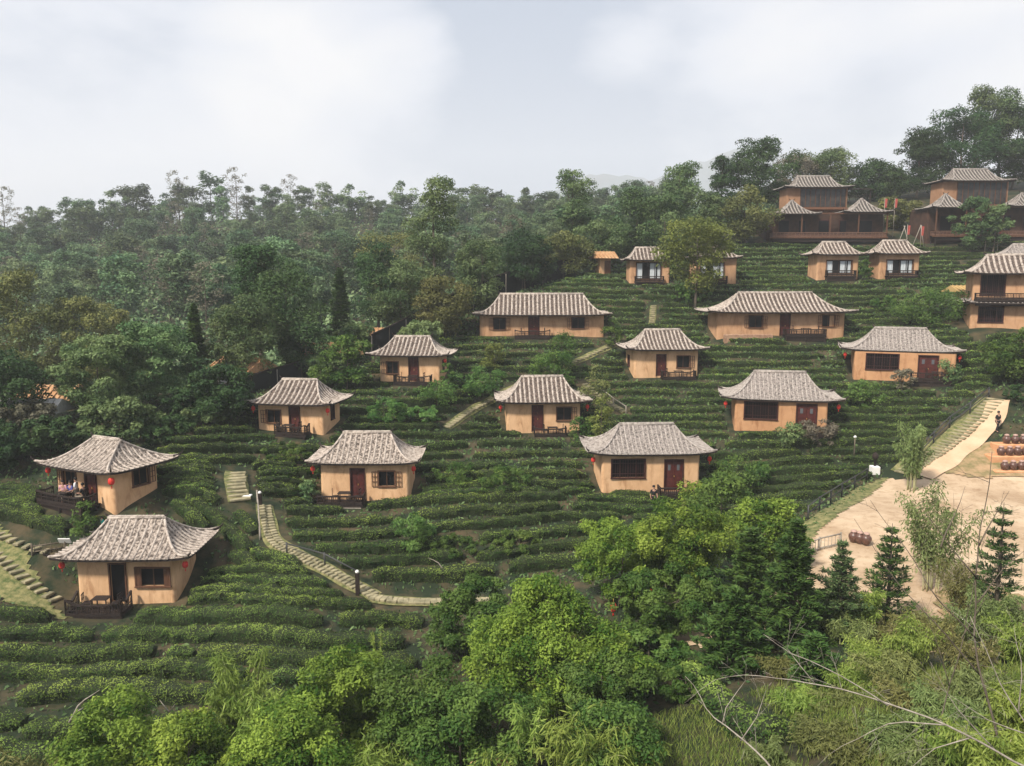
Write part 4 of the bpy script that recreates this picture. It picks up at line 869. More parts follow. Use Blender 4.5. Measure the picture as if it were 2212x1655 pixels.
# ---- the big ones near the viewer
NG = 'bright leafy trees in front of the tea rows'
near_trees = [
 ('broadleaf_tree', 'big round light green tree, largest in the lower centre', 1185, 1250, 31.5, 370, L_bright, dict(n=52000, lf=.145, clumps=190, cb=.10, csize=.11, kind='bell', nl=12)),
 ('broadleaf_tree', 'dark green round tree left behind the big light green one', 1022, 1256, 37, 225, L_green, dict(n=25000, lf=.155, clumps=90, cb=.08, csize=.13)),
 ('broadleaf_tree', 'light green tree with bright top right of the big round one', 1345, 1130, 41, 230, L_bright, dict(n=28000, lf=.155, clumps=100, cb=.10, csize=.13)),
 ('broadleaf_tree', 'yellow-topped leafy tree left of the tall firs', 1470, 1085, 41, 225, L_bright, dict(n=28000, lf=.155, clumps=100, cb=.08, csize=.13)),
 ('broadleaf_tree', 'dark leafy tree behind the red lantern between round tree and firs', 1440, 1235, 36, 230, L_green, dict(n=25000, lf=.155, clumps=80, cb=.05, csize=.14)),
 ('broadleaf_tree', 'bright leafy tree top behind the tallest firs by the courtyard corner', 1655, 1075, 44, 160, L_bright, dict(n=9000, lf=.21, clumps=60, cb=.1, csize=.15)),
 ('broadleaf_tree', 'leafy tree behind the light green one beside the largest grey-roofed house', 1560, 1030, 53, 105, L_green, dict(n=6000, lf=.22, clumps=40, cb=.1, csize=.17)),
 ('shrub', 'small bright green tree alone among the lower tea rows', 888, 1112, 50, 92, L_fresh, dict(n=4500, lf=.17, clumps=34, cb=.06, csize=.19, cat='shrub')),
 ('broadleaf_tree', 'yellow-green leafy tree at bottom left edge, in front of the last hedge', 235, 1508, 26, 230, L_bright, dict(n=22000, lf=.135, clumps=80, cb=.05, csize=.14)),
 ('broadleaf_tree', 'leafy light green tree in bottom row, right of the yellow bamboo clump', 740, 1400, 28.5, 200, L_bright, dict(n=20000, lf=.14, clumps=80, cb=.05, csize=.14)),
 ('broadleaf_tree', 'leafy tree at bottom between bamboo and the big round tree', 905, 1425, 28, 260, L_green, dict(n=28000, lf=.14, clumps=90, cb=.05, csize=.14)),
 ('broadleaf_tree', 'low bushy tree at the bottom edge under the big round tree', 1000, 1500, 26, 300, L_green, dict(n=25000, lf=.14, clumps=80, cb=.03, csize=.14)),
 ('broadleaf_tree', 'low bushy yellow-green tree at the bottom edge, second from the left', 400, 1560, 25.5, 260, L_bright, dict(n=25000, lf=.135, clumps=80, cb=.03, csize=.14)),
 ('broadleaf_tree', 'bushy bright tree at the bottom edge below the yellow bamboo', 640, 1520, 25.5, 270, L_bright, dict(n=26000, lf=.135, clumps=80, cb=.03, csize=.14)),
 ('broadleaf_tree', 'dark bushy tree in shade right below the big round tree', 1300, 1430, 28.5, 250, L_green, dict(n=20000, lf=.14, clumps=70, cb=.03, csize=.15)),
 ('broadleaf_tree', 'dusty green bush right of the round tree above the grassy slope', 1405, 1370, 33, 180, L_green, dict(n=8000, lf=.2, clumps=50, cb=.03, csize=.16)),
 ('broadleaf_tree', 'leafy tree at the bottom right of centre before the grassy slope', 1330, 1530, 24.5, 200, L_green, dict(n=12000, lf=.14, clumps=60, cb=.03, csize=.16)),
 ('broadleaf_tree', 'dark leafy bush over the earth bank under the firs', 1480, 1440, 30, 130, L_green, dict(n=7000, lf=.15, clumps=40, cb=.03, csize=.18)),
 ('broadleaf_tree', 'dark leafy tree at the right edge above the footpath', 2222, 705, 70, 130, L_green, dict(n=14000, lf=.24, clumps=90, cb=.05, csize=.14)),
 ('broadleaf_tree', 'dark bush at the right edge below the footpath top', 2215, 840, 67, 90, L_dark, dict(n=6000, lf=.22, clumps=36, cb=.02, csize=.18)),
]
for nm, lab, u, vt, Y, wp, lf_, kw in near_trees: tree_px(nm, lab, u, vt, Y, wp, lf_, group=NG if nm != 'shrub' else None, **kw)

# ---- conifers
def conifer(label, u, vt, Y, wpx, tiers, dens=1.0, kind='norfolk', leaf=None, cb=.12, vb=None, group=None, needle=.16):
    x, y = XY(u, Y, vt); zg = float(T(x, y))-.05; zt = topz(vt, Y); H = zt-zg; rmax = wpx*Y/F/2; o = empty('conifer', (x, y, zg)); lr = np.random.default_rng(int(u*7+Y))
    tk = MB(); tk.tube([(0, 0, -.5), (0.03*H*.3, 0, H*.5), (0, 0, H)], [H*.016+.03, H*.010+.02, .012], 7); tk.build('trunk', M_bark, o)
    Q = []; TT = []; br = MB()
    tiers = tiers if kind == 'norfolk' else int(tiers*.62)
    for t in range(tiers):
        f = (t+.2)/tiers; z = H*(cb+(1-cb)*(f**.85)); rad = rmax*(1-f)**(.75 if kind == 'norfolk' else .7)*lr.uniform(.62 if kind == 'fir' else .85, 1.12)+.06; nb = 7 if kind == 'norfolk' else 8; a0 = lr.random()*6
        for b in range(nb):
            a = a0+b*2*math.pi/nb+lr.normal()*.12; L = rad*lr.uniform(.8, 1.1); up = (.10 if kind == 'norfolk' else lr.uniform(-.12, .14))*L; L *= (1 if kind == 'norfolk' else lr.uniform(.6, 1.15))
            m = int((L*46+8)*dens); s = lr.uniform(.12, 1, m)**.8; wdt = (L*(.30 if kind == 'norfolk' else .20))*(1-.45*s)*(1 if kind == 'norfolk' else 1.15); side = lr.uniform(-1, 1, m)*wdt
            px = np.cos(a)*s*L-np.sin(a)*side; py = np.sin(a)*s*L+np.cos(a)*side; pz = z+up*s**2+lr.normal(size=m)*.05*(1 if kind == 'norfolk' else 1.2)+(.0 if kind == 'norfolk' else .05)
            al = np.stack([np.cos(a)*.7-np.sin(a)*np.sign(side)*.8+lr.normal(size=m)*.2, np.sin(a)*.7+np.cos(a)*np.sign(side)*.8+lr.normal(size=m)*.2, lr.normal(size=m)*.3+.25], 1)
            nr = np.stack([lr.normal(size=m)*.35, lr.normal(size=m)*.35, np.ones(m)], 1)
            Q.append(leaf_quads(np.stack([px, py, pz], 1), nr, needle*lr.uniform(.8, 1.4, m)*1.6, needle*.42, along=al)); TT.append(lr.random(m)*.8)
            if L > .5: br.tube([(0, 0, z), (math.cos(a)*L*.5, math.sin(a)*L*.5, z+up*.25), (math.cos(a)*L*.95, math.sin(a)*L*.95, z+up)], [.022, .016, .006], 4)
    br.build('branches', M_bark, o); link('crown', quads_mesh('crown', np.concatenate(Q), [leaf or L_pine], np.concatenate(TT)), o)
    tag(o, label, 'conifer', group); TREES.append(o); return o
CG = 'firs and tiered pines beside the courtyard'
conifer('tall dark fir, tallest of the firs by the courtyard corner', 1722, 1120, 33.5, 200, 28, 1.6, 'fir', cb=.05, group=CG, needle=.2)
conifer('dark fir left of the tallest fir, half hidden by leafy trees', 1622, 1140, 36, 190, 24, 1.5, 'fir', cb=.05, group=CG, needle=.2)
conifer('lower dark fir in front of the tall ones above the bare branches', 1590, 1270, 32, 220, 20, 1.6, 'fir', cb=.05, group=CG, needle=.2)
conifer('tiered pine standing alone against the sand with even flat whorls', 1928, 1130, 35, 128, 9, 1.5, 'norfolk', cb=.10, group=CG)
conifer('tiered pine near the right edge against the sand', 2169, 1085, 34, 128, 9, 1.4, 'norfolk', cb=.1, group=CG)
conifer('pale green feathery fir between the tall dark firs and the lone tiered pine', 1822, 1165, 34, 140, 18, 1.3, 'fir', L_mid, cb=.06, group=CG)
conifer('small fir below the tallest fir beside the diagonal hedge', 1760, 1370, 28.5, 170, 17, 1.3, 'fir', cb=.05, group=CG)
conifer('small tiered pine sapling at the right edge low in the picture', 2205, 1400, 28, 110, 9, 1.3, 'norfolk', cb=.1, group=CG)
conifer('slim dark conifer left of the house below the dark trees', 418, 655, 74, 70, 44, 1.6, 'fir', cb=.05, needle=.24)
conifer('slim dark conifer above the roof of the house next to the fence', 733, 578, 92, 80, 42, 1.5, 'fir', cb=.05, needle=.28)

# ---- trees and bushes on and around the slope: (kind, label, u, v_top, Y, width, leaf, shape, crown base, leaves)
MG = 'trees along the dark fence and in the valley'
mids = [
 ('tall dark tree with a round knob top above the second slope house', 552, 520, 84, 110, L_dark, 'tall', .25, 7500, 50, .22),
 ('broad dark tree right beside the knob-topped tree', 615, 566, 82, 135, L_dark, 'round', .15, 9000, 60, .2),
 ('pale leafy tree in front of the knob-topped dark tree', 520, 640, 76, 150, L_mid, 'round', .1, 10000, 70, .17),
 ('dark tree with twin lobes behind the slim conifer at centre left', 815, 530, 98, 110, L_dark, 'round', .2, 7000, 50, .2),
 ('green tree over the fence left of the tallest slim tree', 862, 565, 95, 120, L_mid, 'round', .1, 8000, 55, .18),
 ('yellowish bushy trees below the skyline left of the tallest slim tree', 848, 490, 120, 120, L_olive, 'round', .1, 5000, 45, .2),
 ('tallest slim tree with layered crown left of centre', 942, 374, 104, 92, L_mid, 'tall', .28, 6500, 34, .26),
 ('slim layered tree rising above the skyline left of the blue mountain', 1238, 348, 122, 66, L_mid, 'tall', .22, 5500, 34, .3),
 ('olive bushy tree just above the fence, behind the first small house roof', 960, 600, 92, 130, L_olive, 'round', .1, 8000, 60, .17),
 ('dusty green tree over the middle of the fence', 1040, 520, 98, 115, L_mid, 'round', .15, 8000, 55, .18),
 ('dark glossy tree above the long house by the fence', 1135, 500, 108, 110, L_dark, 'round', .15, 7500, 50, .19),
 ('olive tree right of the glossy dark one near the top of the fence', 1225, 500, 112, 120, L_olive, 'round', .1, 7500, 55, .18),
 ('low bushy tree over the fence between the two slope houses', 905, 690, 86, 110, L_mid, 'round', .1, 6000, 45, .18),
 ('low tree at the fence corner above the second slope house', 745, 720, 76, 80, L_green, 'round', .05, 4500, 34, .2),
 ('dark bush right of the slim conifer on the left', 660, 690, 80, 100, L_dark, 'round', .05, 6000, 45, .2),
 ('wide grey-green tree with many stems at left behind the porch house', 205, 725, 66, 205, L_mid, 'round', .08, 14000, 90, .13),
 ('grey-green bushy tree left of the slim dark conifer', 330, 690, 70, 155, L_mid, 'round', .08, 11000, 75, .15),
 ('dark bushy tree at the foot of the slim dark conifer', 470, 790, 66, 120, L_dark, 'round', .05, 7000, 50, .18),
 ('yellow-tipped bamboo-like tree at the far left edge', 35, 585, 82, 150, L_olive, 'round', .1, 10000, 70, .16),
 ('yellowish drooping tree second from the left edge', 150, 640, 84, 130, L_olive, 'round', .1, 9000, 60, .17),
 ('low olive tree with dry reddish leaves left of centre', 240, 655, 92, 100, L_olive, 'round', .1, 6000, 45, .18),
 ('shady dark tree at the left picture edge beside the pale roof', 15, 760, 62, 150, L_dark, 'round', .05, 9500, 60, .17),
 ('dusty grey bush with pale leaves at the left edge', 60, 870, 60, 105, L_dusty, 'round', .03, 7000, 50, .15),
 ('dark tree below the dusty bush at the left edge', 12, 920, 57, 80, L_dark, 'round', .03, 5000, 35, .2),
 ('dark shady tree between porch house and second slope house', 390, 840, 66, 120, L_dark, 'round', .03, 7000, 50, .18),
 ('yellow-green spreading tree between the two glass-fronted huts', 1506, 480, 97, 142, L_yellow, 'umbrella', .12, 8500, 60, .16),
 ('big dark tree alone on the skyline left of the hilltop houses', 1645, 297, 140, 118, L_dark, 'round', .2, 8500, 55, .18),
 ('layered dark tree at the end of the mountain view', 1472, 343, 135, 76, L_mid, 'tall', .2, 5000, 34, .25),
 ('small pointed dark tree left of the big skyline tree', 1562, 333, 138, 58, L_dark, 'bell', .15, 4200, 30, .25),
 ('greyish tree just left behind the balcony house', 1712, 338, 150, 95, L_dusty, 'round', .1, 5500, 45, .2),
 ('round green tree behind the balcony house roof', 1797, 320, 152, 98, L_mid, 'round', .1, 6500, 50, .2),
 ('small domed tree between the two balcony houses', 1885, 340, 150, 72, L_dark, 'bell', .1, 4500, 34, .24),
 ('huge dark tree left shoulder behind the right balcony house', 1990, 270, 148, 105, L_dark, 'bell', .1, 8000, 55, .18),
 ('huge dark tree behind the right balcony house with two tufts on top', 2090, 235, 150, 160, L_dark, 'round', .1, 12000, 75, .15),
 ('tall tufted tree poking out of the huge dark tree', 2125, 183, 152, 50, L_mid, 'tall', .5, 3000, 16, .42),
 ('second tufted top near the right edge skyline', 2172, 186, 152, 58, L_mid, 'tall', .5, 3000, 16, .4),
 ('huge dark tree at the right edge of the skyline', 2200, 225, 150, 130, L_dark, 'round', .1, 10000, 65, .16),
 ('dark rounded trees in front of the skyline left of the first hut', 1372, 410, 120, 110, L_dark, 'round', .15, 7000, 50, .2),
 ('green tree above the yellow-green spreading tree', 1440, 425, 116, 96, L_mid, 'round', .1, 6500, 45, .2),
 ('olive tree left of the balcony house', 1615, 405, 118, 95, L_olive, 'round', .1, 6500, 50, .19),
 ('green tree in shade below the big skyline tree', 1545, 415, 122, 90, L_mid, 'round', .1, 6000, 45, .2),
 ('reddish green tree between the hilltop houses', 1935, 425, 126, 92, L_olive, 'round', .1, 5500, 40, .2),
 ('pale green tree behind the gap between hilltop houses', 1925, 372, 150, 66, L_mid, 'round', .1, 4000, 34, .22),
 ('tree with drooping leaves in front of the right balcony house', 2105, 425, 113, 68, L_mid, 'round', .1, 4500, 34, .2),
 ('small tree in front of the right edge pavilion roof', 2152, 440, 112, 50, L_mid, 'round', .1, 3000, 26, .22),
 ('bushy green trees left of the first hut', 1290, 480, 116, 110, L_mid, 'round', .1, 6500, 50, .2),
 ('green bush left behind the first hut', 1330, 465, 124, 95, L_mid, 'round', .1, 5500, 45, .2),
]
for lab, u, vt, Y, wp, lf_, sh, cb, nn_, cl, cs in mids:
    tree_px('broadleaf_tree', lab, u, vt, Y, wp, lf_, kind=sh, cb=cb, n=int(nn_*(1.6 if Y < 130 else 2.4)), clumps=cl, csize=cs, lf=.17+Y*.0014, thin=.55, group=MG if u < 1300 else 'trees around the hilltop houses', nl=7)
mids2 = [('leafy tree behind the ridge of the porch house', 255, 860, 60, 150, L_mid), ('leafy tree in shade between porch house and second slope house', 450, 868, 66, 130, L_mid), ('dark leafy tree over the left eave of the porch house', 115, 900, 58.5, 150, L_dark),
 ('dark low tree right behind the porch house', 345, 905, 62, 130, L_dark), ('dark tree at the left edge below the pale roof', -20, 930, 56, 130, L_dark), ('dark low tree left of the second slope house roof', 520, 850, 70.5, 90, L_dark), ('leafy tree over the fence between the second slope house and the fence house', 700, 765, 80, 120, L_mid), ('green leafy tree leaning over the fence left of the fence house roof', 770, 700, 88, 90, L_mid)]
for lab, u, vt, Y, wp, lf_ in mids2: tree_px('broadleaf_tree', lab, u, vt, Y, wp, lf_, cb=.02, n=8000, clumps=55, csize=.18, lf=.32, thin=.6, group=MG, nl=5)
shr = [
 ('light green bushes left of the mid-slope path', 905, 880, 71, 100, L_fresh), ('light green bush below the house next to the fence', 945, 822, 74, 80, L_fresh), ('bright bush right of the house next to the fence', 1035, 790, 78, 105, L_fresh),
 ('bright green bush below the second slope house', 830, 862, 70, 100, L_fresh), ('green bush below the long house by the fence', 1215, 715, 84, 70, L_green), ('bright low bush between the long house and the centre house', 1195, 762, 82, 110, L_green),
 ('small yellow-green bush right of the fence house roof', 1068, 745, 84, 58, L_yellow), ('green bush above the porch steps left', 625, 958, 62, 110, L_green), ('thin green bush at the right corner of the fence house', 968, 780, 78, 28, L_green),
 ('round bright bush under the spreading yellow-green tree', 1488, 615, 98, 68, L_fresh), ('feathery pale green tree right of the long house', 2010, 618, 86, 130, L_fresh), ('soft green bush behind the feathery pale tree', 2045, 640, 88, 80, L_mid),
 ('flowering dusty bush in front of the grey-roofed house', 1770, 905, 66.5, 96, L_dusty), ('leafy dark bush left of the flowering dusty one', 1712, 915, 66, 70, L_mid), ('bush beside the porch of the rightmost grey-roofed house', 1955, 798, 74, 42, L_dusty),
 ('bush right of the rightmost grey-roofed house porch', 2052, 780, 74, 50, L_mid), ('light green shrub below the rightmost grey-roofed house', 1865, 822, 72, 75, L_fresh), ('tangled green bush right of the largest grey-roofed house', 1590, 985, 58, 95, L_green),
 ('green bush hiding the porch of the largest grey-roofed house', 1500, 1040, 56.5, 80, L_bright), ('light shrub in the rows left of the largest grey-roofed house', 1090, 1010, 58, 110, L_green), ('thin light shrub in the rows below the mid-slope house', 985, 1000, 60, 80, L_green),
 ('low leafy shrub right of the small bright tree', 990, 1165, 49.5, 120, L_green), ('leafy shrub in the rows left of the big bright trees', 1120, 1150, 50, 110, L_green), ('shrub at the left corner of the steps house porch', 668, 1040, 57, 45, L_mid),
 ('yellow-green shrubs beside the upper path steps', 1300, 850, 70, 60, L_yellow), ('olive shrub at the top of the crossing paths', 1290, 790, 76, 60, L_olive), ('low shrub at the right corner of the mid-slope house', 1262, 892, 71, 50, L_green),
 ('bush at the base of the long house end wall', 1325, 690, 90, 36, L_green), ('small shrub below the two curtained huts', 1915, 640, 92, 60, L_green), ('green bush beside the right curtained hut', 1872, 560, 100, 26, L_green),
 ('bushy shrub left of the leftmost slope house', 470, 855, 68, 66, L_green), ('green shrub at the house below the dark trees', 690, 790, 75, 60, L_green), ('green shrub near the courtyard lamp', 1640, 1000, 60, 60, L_green),
 ('dark shrub left of the porch house', 110, 975, 58, 60, L_dark), ('dark shrub behind the porch house roof', 330, 930, 60, 80, L_dark), ('grassy shrub in front of the porch guests', 175, 1082, 48.5, 60, L_green),
]
for lab, u, vt, Y, wp, lf_ in shr:
    x, y = XY(u, Y, vt); wd = wp*Y/F; g0 = float(T(x, y)); zt = max(topz(vt, Y), g0+.8)
    put_tree('shrub', lab, x, y, zt, wd, lf_, kind='round', cb=.04, n=int(700+wd*wd*95), clumps=int(14+wd*5), csize=.2, lf=.14+Y*.0014, thin=.5, cat='shrub', group='shrubs among the tea rows', nl=4, r0=.05)

# ---- bamboo and wispy trees
def bamboo(label, u, vt, Y, wpx, culms=14, leafs=260, leaf=None, L=.30, group=None, arch=.35, name='bamboo', cat='bamboo', wd=.045):
    x, y = XY(u, Y, vt); zg = float(T(x, y)); H = topz(vt, Y)-zg; rad = wpx*Y/F/2; lr = np.random.default_rng(int(u*3+Y*11)); o = empty(name, (x, y, zg-.1)); cm = MB(); Q = []; TT = []
    for c in range(culms):
        a = lr.random()*2*math.pi; b0 = lr.uniform(.05, .35)*rad; hh = H*lr.uniform(.62, 1.02); out = rad*lr.uniform(.15, 1.0); pts = []
        for t in np.linspace(0, 1, 9): pts.append((math.cos(a)*(b0+out*t**2.4), math.sin(a)*(b0+out*t**2.4), hh*(t-arch*.45*t**4*out/max(rad, .1))))
        cm.tube(pts, [.03*(1-.85*t) for t in np.linspace(0, 1, 9)], 5); pts = np.array(pts)
        t = lr.uniform(.25, 1, leafs)**.8; cidx = np.clip((t*8).astype(int), 0, 7); f = t*8-cidx; base = pts[cidx]*(1-f[:, None])+pts[cidx+1]*f[:, None]
        tw = lr.integers(0, 26, leafs); tr = np.random.default_rng(c*31+int(u)); tdir = unit(tr.normal(size=(26, 3))*np.array([1, 1, .5]))[tw]; tl = lr.uniform(.05, 1, leafs)*rad*.34
        Pn = base+tdir*tl[:, None]+np.array([0, 0, -.12])*(tl**2)[:, None]; al = unit(tdir*.8+lr.normal(scale=.45, size=(leafs, 3))+np.array([0, 0, -.75])); nr = unit(lr.normal(size=(leafs, 3))+np.array([0, 0, .8]))
        Q.append(leaf_quads(Pn, nr, L*lr.uniform(.6, 1.3, leafs), wd*lr.uniform(.8, 1.3, leafs), along=al)); TT.append(np.clip(.2+.6*lr.random(leafs)+.3*(lr.random()-.5), 0, 1))
    cm.build('stems', M_bamboo, o); link('leaves', quads_mesh('leaves', np.concatenate(Q), [leaf or L_bam], np.concatenate(TT)), o); tag(o, label, cat, group); TREES.append(o)
BG = 'bamboo clumps along the bottom'
bamboo('yellow-green bamboo clump in front of the lowest tea rows, left of centre', 520, 1395, 29, 150, 16, 420, group=BG)
bamboo('bamboo clump low in the picture beside the yellow one', 590, 1480, 27, 190, 18, 380, group=BG)
bamboo('single tall thin bamboo with tufts rising before the stone steps', 812, 1290, 31, 26, 2, 190, L=.26, arch=.05, group=BG)
bamboo('thin yellow bamboo tips left of the single tall cane', 770, 1440, 29, 120, 9, 300, group=BG)
bamboo('bamboo with long pointed leaves at the bottom centre', 1130, 1500, 25, 90, 5, 210, L=.34, group=BG)
bamboo('arching bamboo plumes at bottom centre, right of the hanging lantern', 1270, 1520, 24, 210, 13, 300, L=.33, arch=.6, group=BG)
bamboo('arching bamboo plumes at the edge of the grassy slope', 1375, 1560, 23, 180, 10, 280, L=.33, arch=.6, group=BG)
bamboo('low bamboo fringe at the bottom edge below the round tree', 1060, 1600, 23.5, 170, 10, 260, group=BG)
bamboo('low bamboo fringe at bottom left of centre', 840, 1590, 25, 240, 14, 320, group=BG)
bamboo('low bamboo fringe near the bottom left corner', 90, 1600, 26, 200, 10, 260, L_olive, group=BG)
bamboo('wispy pale tree standing at the top of the courtyard', 1975, 905, 58, 72, 12, 420, L_wisp, L=.30, name='wispy_tree', cat='tree', wd=.07, arch=.2)
bamboo('wispy pale tree in the courtyard beside the bare stems', 2030, 1040, 40, 150, 16, 420, L_wisp, L=.24, name='wispy_tree', cat='tree', wd=.06, arch=.2)
WG = 'wispy shrubs covering the lower right slope'
for i, (u, vt, Y, wp, lab) in enumerate([(1830, 1330, 33, 120, 'feathery shrub under the pale fir'), (1900, 1400, 29, 170, 'feathery olive shrub below the lone tiered pine'), (2010, 1330, 31, 150, 'feathery shrub on the sand edge behind the bare stems'), (2120, 1290, 31, 140, 'feathery shrub under the right tiered pine'),
                                (2200, 1330, 27, 130, 'feathery shrub at the right edge'), (1980, 1460, 24, 200, 'feathery shrub behind the crossing bare branches'), (2110, 1450, 22, 200, 'feathery shrub left of the bottom right corner'), (2200, 1480, 20, 150, 'feathery shrub in the bottom right corner'), (1840, 1500, 26, 180, 'feathery shrub above the end of the diagonal hedge'), (1940, 1570, 21, 200, 'low feathery shrub at the bottom edge'), (2080, 1590, 18.5, 170, 'lowest feathery shrub at the bottom edge, toward the right'), (1700, 1420, 30, 110, 'feathery shrub in the shade of the firs'), (1790, 1260, 36, 110, 'feathery sapling behind the pale green fir'), (1870, 1260, 34, 90, 'feathery sapling left of the lone tiered pine'), (2080, 1200, 36, 110, 'tall feathery sapling between the two tiered pines'), (2150, 1250, 30, 110, 'tall feathery sapling left of the right tiered pine'), (1960, 1330, 28, 150, 'feathery shrub under the forked bare tree'), (1900, 1350, 33, 120, 'feathery shrub at the foot of the lone tiered pine'), (2060, 1330, 33, 150, 'feathery shrub along the lower courtyard edge'), (2160, 1345, 31, 120, 'feathery shrub at the foot of the right tiered pine'), (1780, 1560, 23, 170, 'feathery shrub right of the diagonal hedge end'), (1660, 1590, 22, 90, 'low weedy shrub on the dirt beside the diagonal hedge'), (1860, 1450, 27, 160, 'feathery shrub above the long pale branch'), (1950, 1420, 26, 170, 'feathery shrub between the pale branch and the sand'), (2040, 1500, 21, 190, 'feathery shrub under the crossing of bare stems'), (2160, 1560, 17.5, 190, 'feathery shrub lowest in the right corner'), (1850, 1590, 21, 180, 'feathery shrub below the fork of the pale branch'), (1990, 1620, 18.5, 190, 'feathery shrub at the bottom edge under the bare twigs'), (1740, 1500, 26, 130, 'feathery shrub at the head of the fallen branch'), (2100, 1380, 27, 150, 'feathery shrub right of the thin brown stem')]):
    bamboo(lab, u, vt, Y, wp, 14, 420, [L_wisp, L_bam, L_olive][i % 3], L=.20, name='feathery_shrub', cat='shrub', wd=.04, arch=.3, group=WG)

# ---- bare branches
def bare(label, lines, name='bare_tree', rr=.05, mt=None, twigs=6):
    p0 = lines[0][0]; b = P(*p0); o = empty(name, b); q = random.Random(int(p0[0])); main = MB(); tw = MB(); brs = MB()
    for li, ln in enumerate(lines):
        pts = [P(u, v, Y)-b for (u, v, Y) in ln]; pts = resample(np.array(pts), .35 if len(pts) > 1 else 1)
        k = len(pts); j = np.cumsum(rng.normal(scale=.012, size=(k, 3)), axis=0); j -= np.linspace(0, 1, k)[:, None]*j[-1]; pts = pts+j
        r0 = rr*(1 if li == 0 else .6); (main if li == 0 else brs).tube(pts, [r0*(1-.8*i/(k-1)) for i in range(k)], 6)
        for t in range(twigs):
            i = q.randrange(int(k*.2), k); d = unit(np.diff(pts, axis=0).mean(0)); L = q.uniform(.25, .9); dv = unit(d*.7+rng.normal(size=3)*.7+np.array([0, 0, .25])); e = pts[i]+dv*L
            tw.tube([pts[i], pts[i]+dv*L*.5+np.array([0, 0, .03]), e], [r0*.22, r0*.16, .003], 4)
            for s in range(2):
                dv2 = unit(dv+rng.normal(size=3)*.6); m = pts[i]+dv*L*q.uniform(.4, .8); tw.tube([m, m+dv2*L*.4], [r0*.12, .002], 4)
    main.build('trunk', mt or M_pbark, o)
    if brs.v: brs.build('branches', mt or M_pbark, o)
    if tw.v: tw.build('twigs', mt or M_pbark, o)
    tag(o, label, 'tree', 'bare trees in the lower right'); return o
bare('bare dark-stemmed tree with forked top in front of the courtyard', [[(2180, 1700, 17.6), (2150, 1560, 17.6), (2120, 1460, 17.6), (2108, 1380, 17.7), (2112, 1250, 17.8), (2120, 1140, 18), (2140, 1050, 18.2), (2143, 975, 18.3)],
      [(2112, 1250, 17.8), (2060, 1190, 17.8), (2010, 1120, 18), (1985, 1090, 18)], [(2115, 1180, 18), (2150, 1110, 18.2), (2180, 1060, 18.4)], [(2108, 1380, 17.7), (2020, 1290, 17.6), (1960, 1190, 17.8), (1900, 1110, 18), (1880, 1080, 18)],
      [(2120, 1460, 17.6), (2040, 1370, 17.5), (1960, 1290, 17.6), (1880, 1170, 17.8), (1845, 1120, 18)], [(2030, 1180, 17.8), (2070, 1090, 18.2), (2085, 1050, 18.3)], [(2112, 1300, 17.8), (2160, 1230, 18), (2212, 1190, 18.2)]], rr=.034, mt=M_bark, twigs=5)
bare('long pale bare branch arching from the right corner to the left', [[(2260, 1680, 15), (2150, 1620, 15.2), (2040, 1565, 15.5), (1930, 1528, 16), (1810, 1490, 16.5), (1690, 1466, 17), (1600, 1455, 17.4), (1545, 1468, 17.6)],
      [(1920, 1525, 16), (1860, 1485, 16.3), (1780, 1440, 16.6), (1700, 1410, 17), (1650, 1370, 17.2)], [(1760, 1475, 16.8), (1730, 1440, 17), (1700, 1400, 17)], [(2040, 1565, 15.5), (1930, 1555, 15.8), (1860, 1590, 16), (1790, 1630, 16)], [(2150, 1620, 15.2), (2060, 1520, 15.4), (2010, 1430, 15.6)], [(2100, 1595, 15.3), (2010, 1620, 15.5), (1960, 1665, 15.5)]], rr=.026, twigs=7)
bare('pale fallen branch running down beside the diagonal hedge', [[(1700, 1700, 18.5), (1650, 1640, 19), (1580, 1580, 20), (1530, 1540, 20.5), (1500, 1480, 21), (1480, 1460, 21)], [(1600, 1600, 19.8), (1640, 1540, 20), (1655, 1490, 20.3)], [(1560, 1565, 20.2), (1570, 1520, 20.4), (1610, 1470, 20.6)]], rr=.03, twigs=7)
bare('thin bare brown stem just left of the forked bare tree', [[(2010, 1700, 19), (2030, 1560, 19), (2070, 1400, 19), (2100, 1260, 19.2), (2130, 1150, 19.4)], [(2050, 1480, 19), (2020, 1380, 19.1), (1990, 1290, 19.2)], [(2075, 1380, 19), (2130, 1290, 19.2), (2190, 1240, 19.4)]], rr=.022, mt=M_bark, twigs=6)
bare('bare grey stems crossing in the bottom right corner', [[(2300, 1700, 15), (2230, 1590, 15), (2170, 1500, 15.2), (2130, 1410, 15.4), (2095, 1330, 15.6)], [(2230, 1590, 15), (2140, 1560, 15.2), (2050, 1500, 15.4)], [(2200, 1540, 15.1), (2210, 1440, 15.3), (2190, 1350, 15.5)]], rr=.024, twigs=8)
bare('bare twiggy sapling at the bottom left before the hedge', [[(150, 1560, 28), (170, 1520, 28), (215, 1490, 28)], [(160, 1540, 28), (185, 1525, 28)]], rr=.05, twigs=0)
bare('small bare branch beside the yellow bamboo at the lower left', [[(385, 1560, 28), (362, 1535, 28), (345, 1512, 28)], [(366, 1540, 28), (378, 1520, 28)]], rr=.05, twigs=0)
bare('thin leaning bare branch between the small bright tree and hedges', [[(960, 1235, 47), (945, 1212, 47), (925, 1205, 47)]], rr=.05, twigs=0)

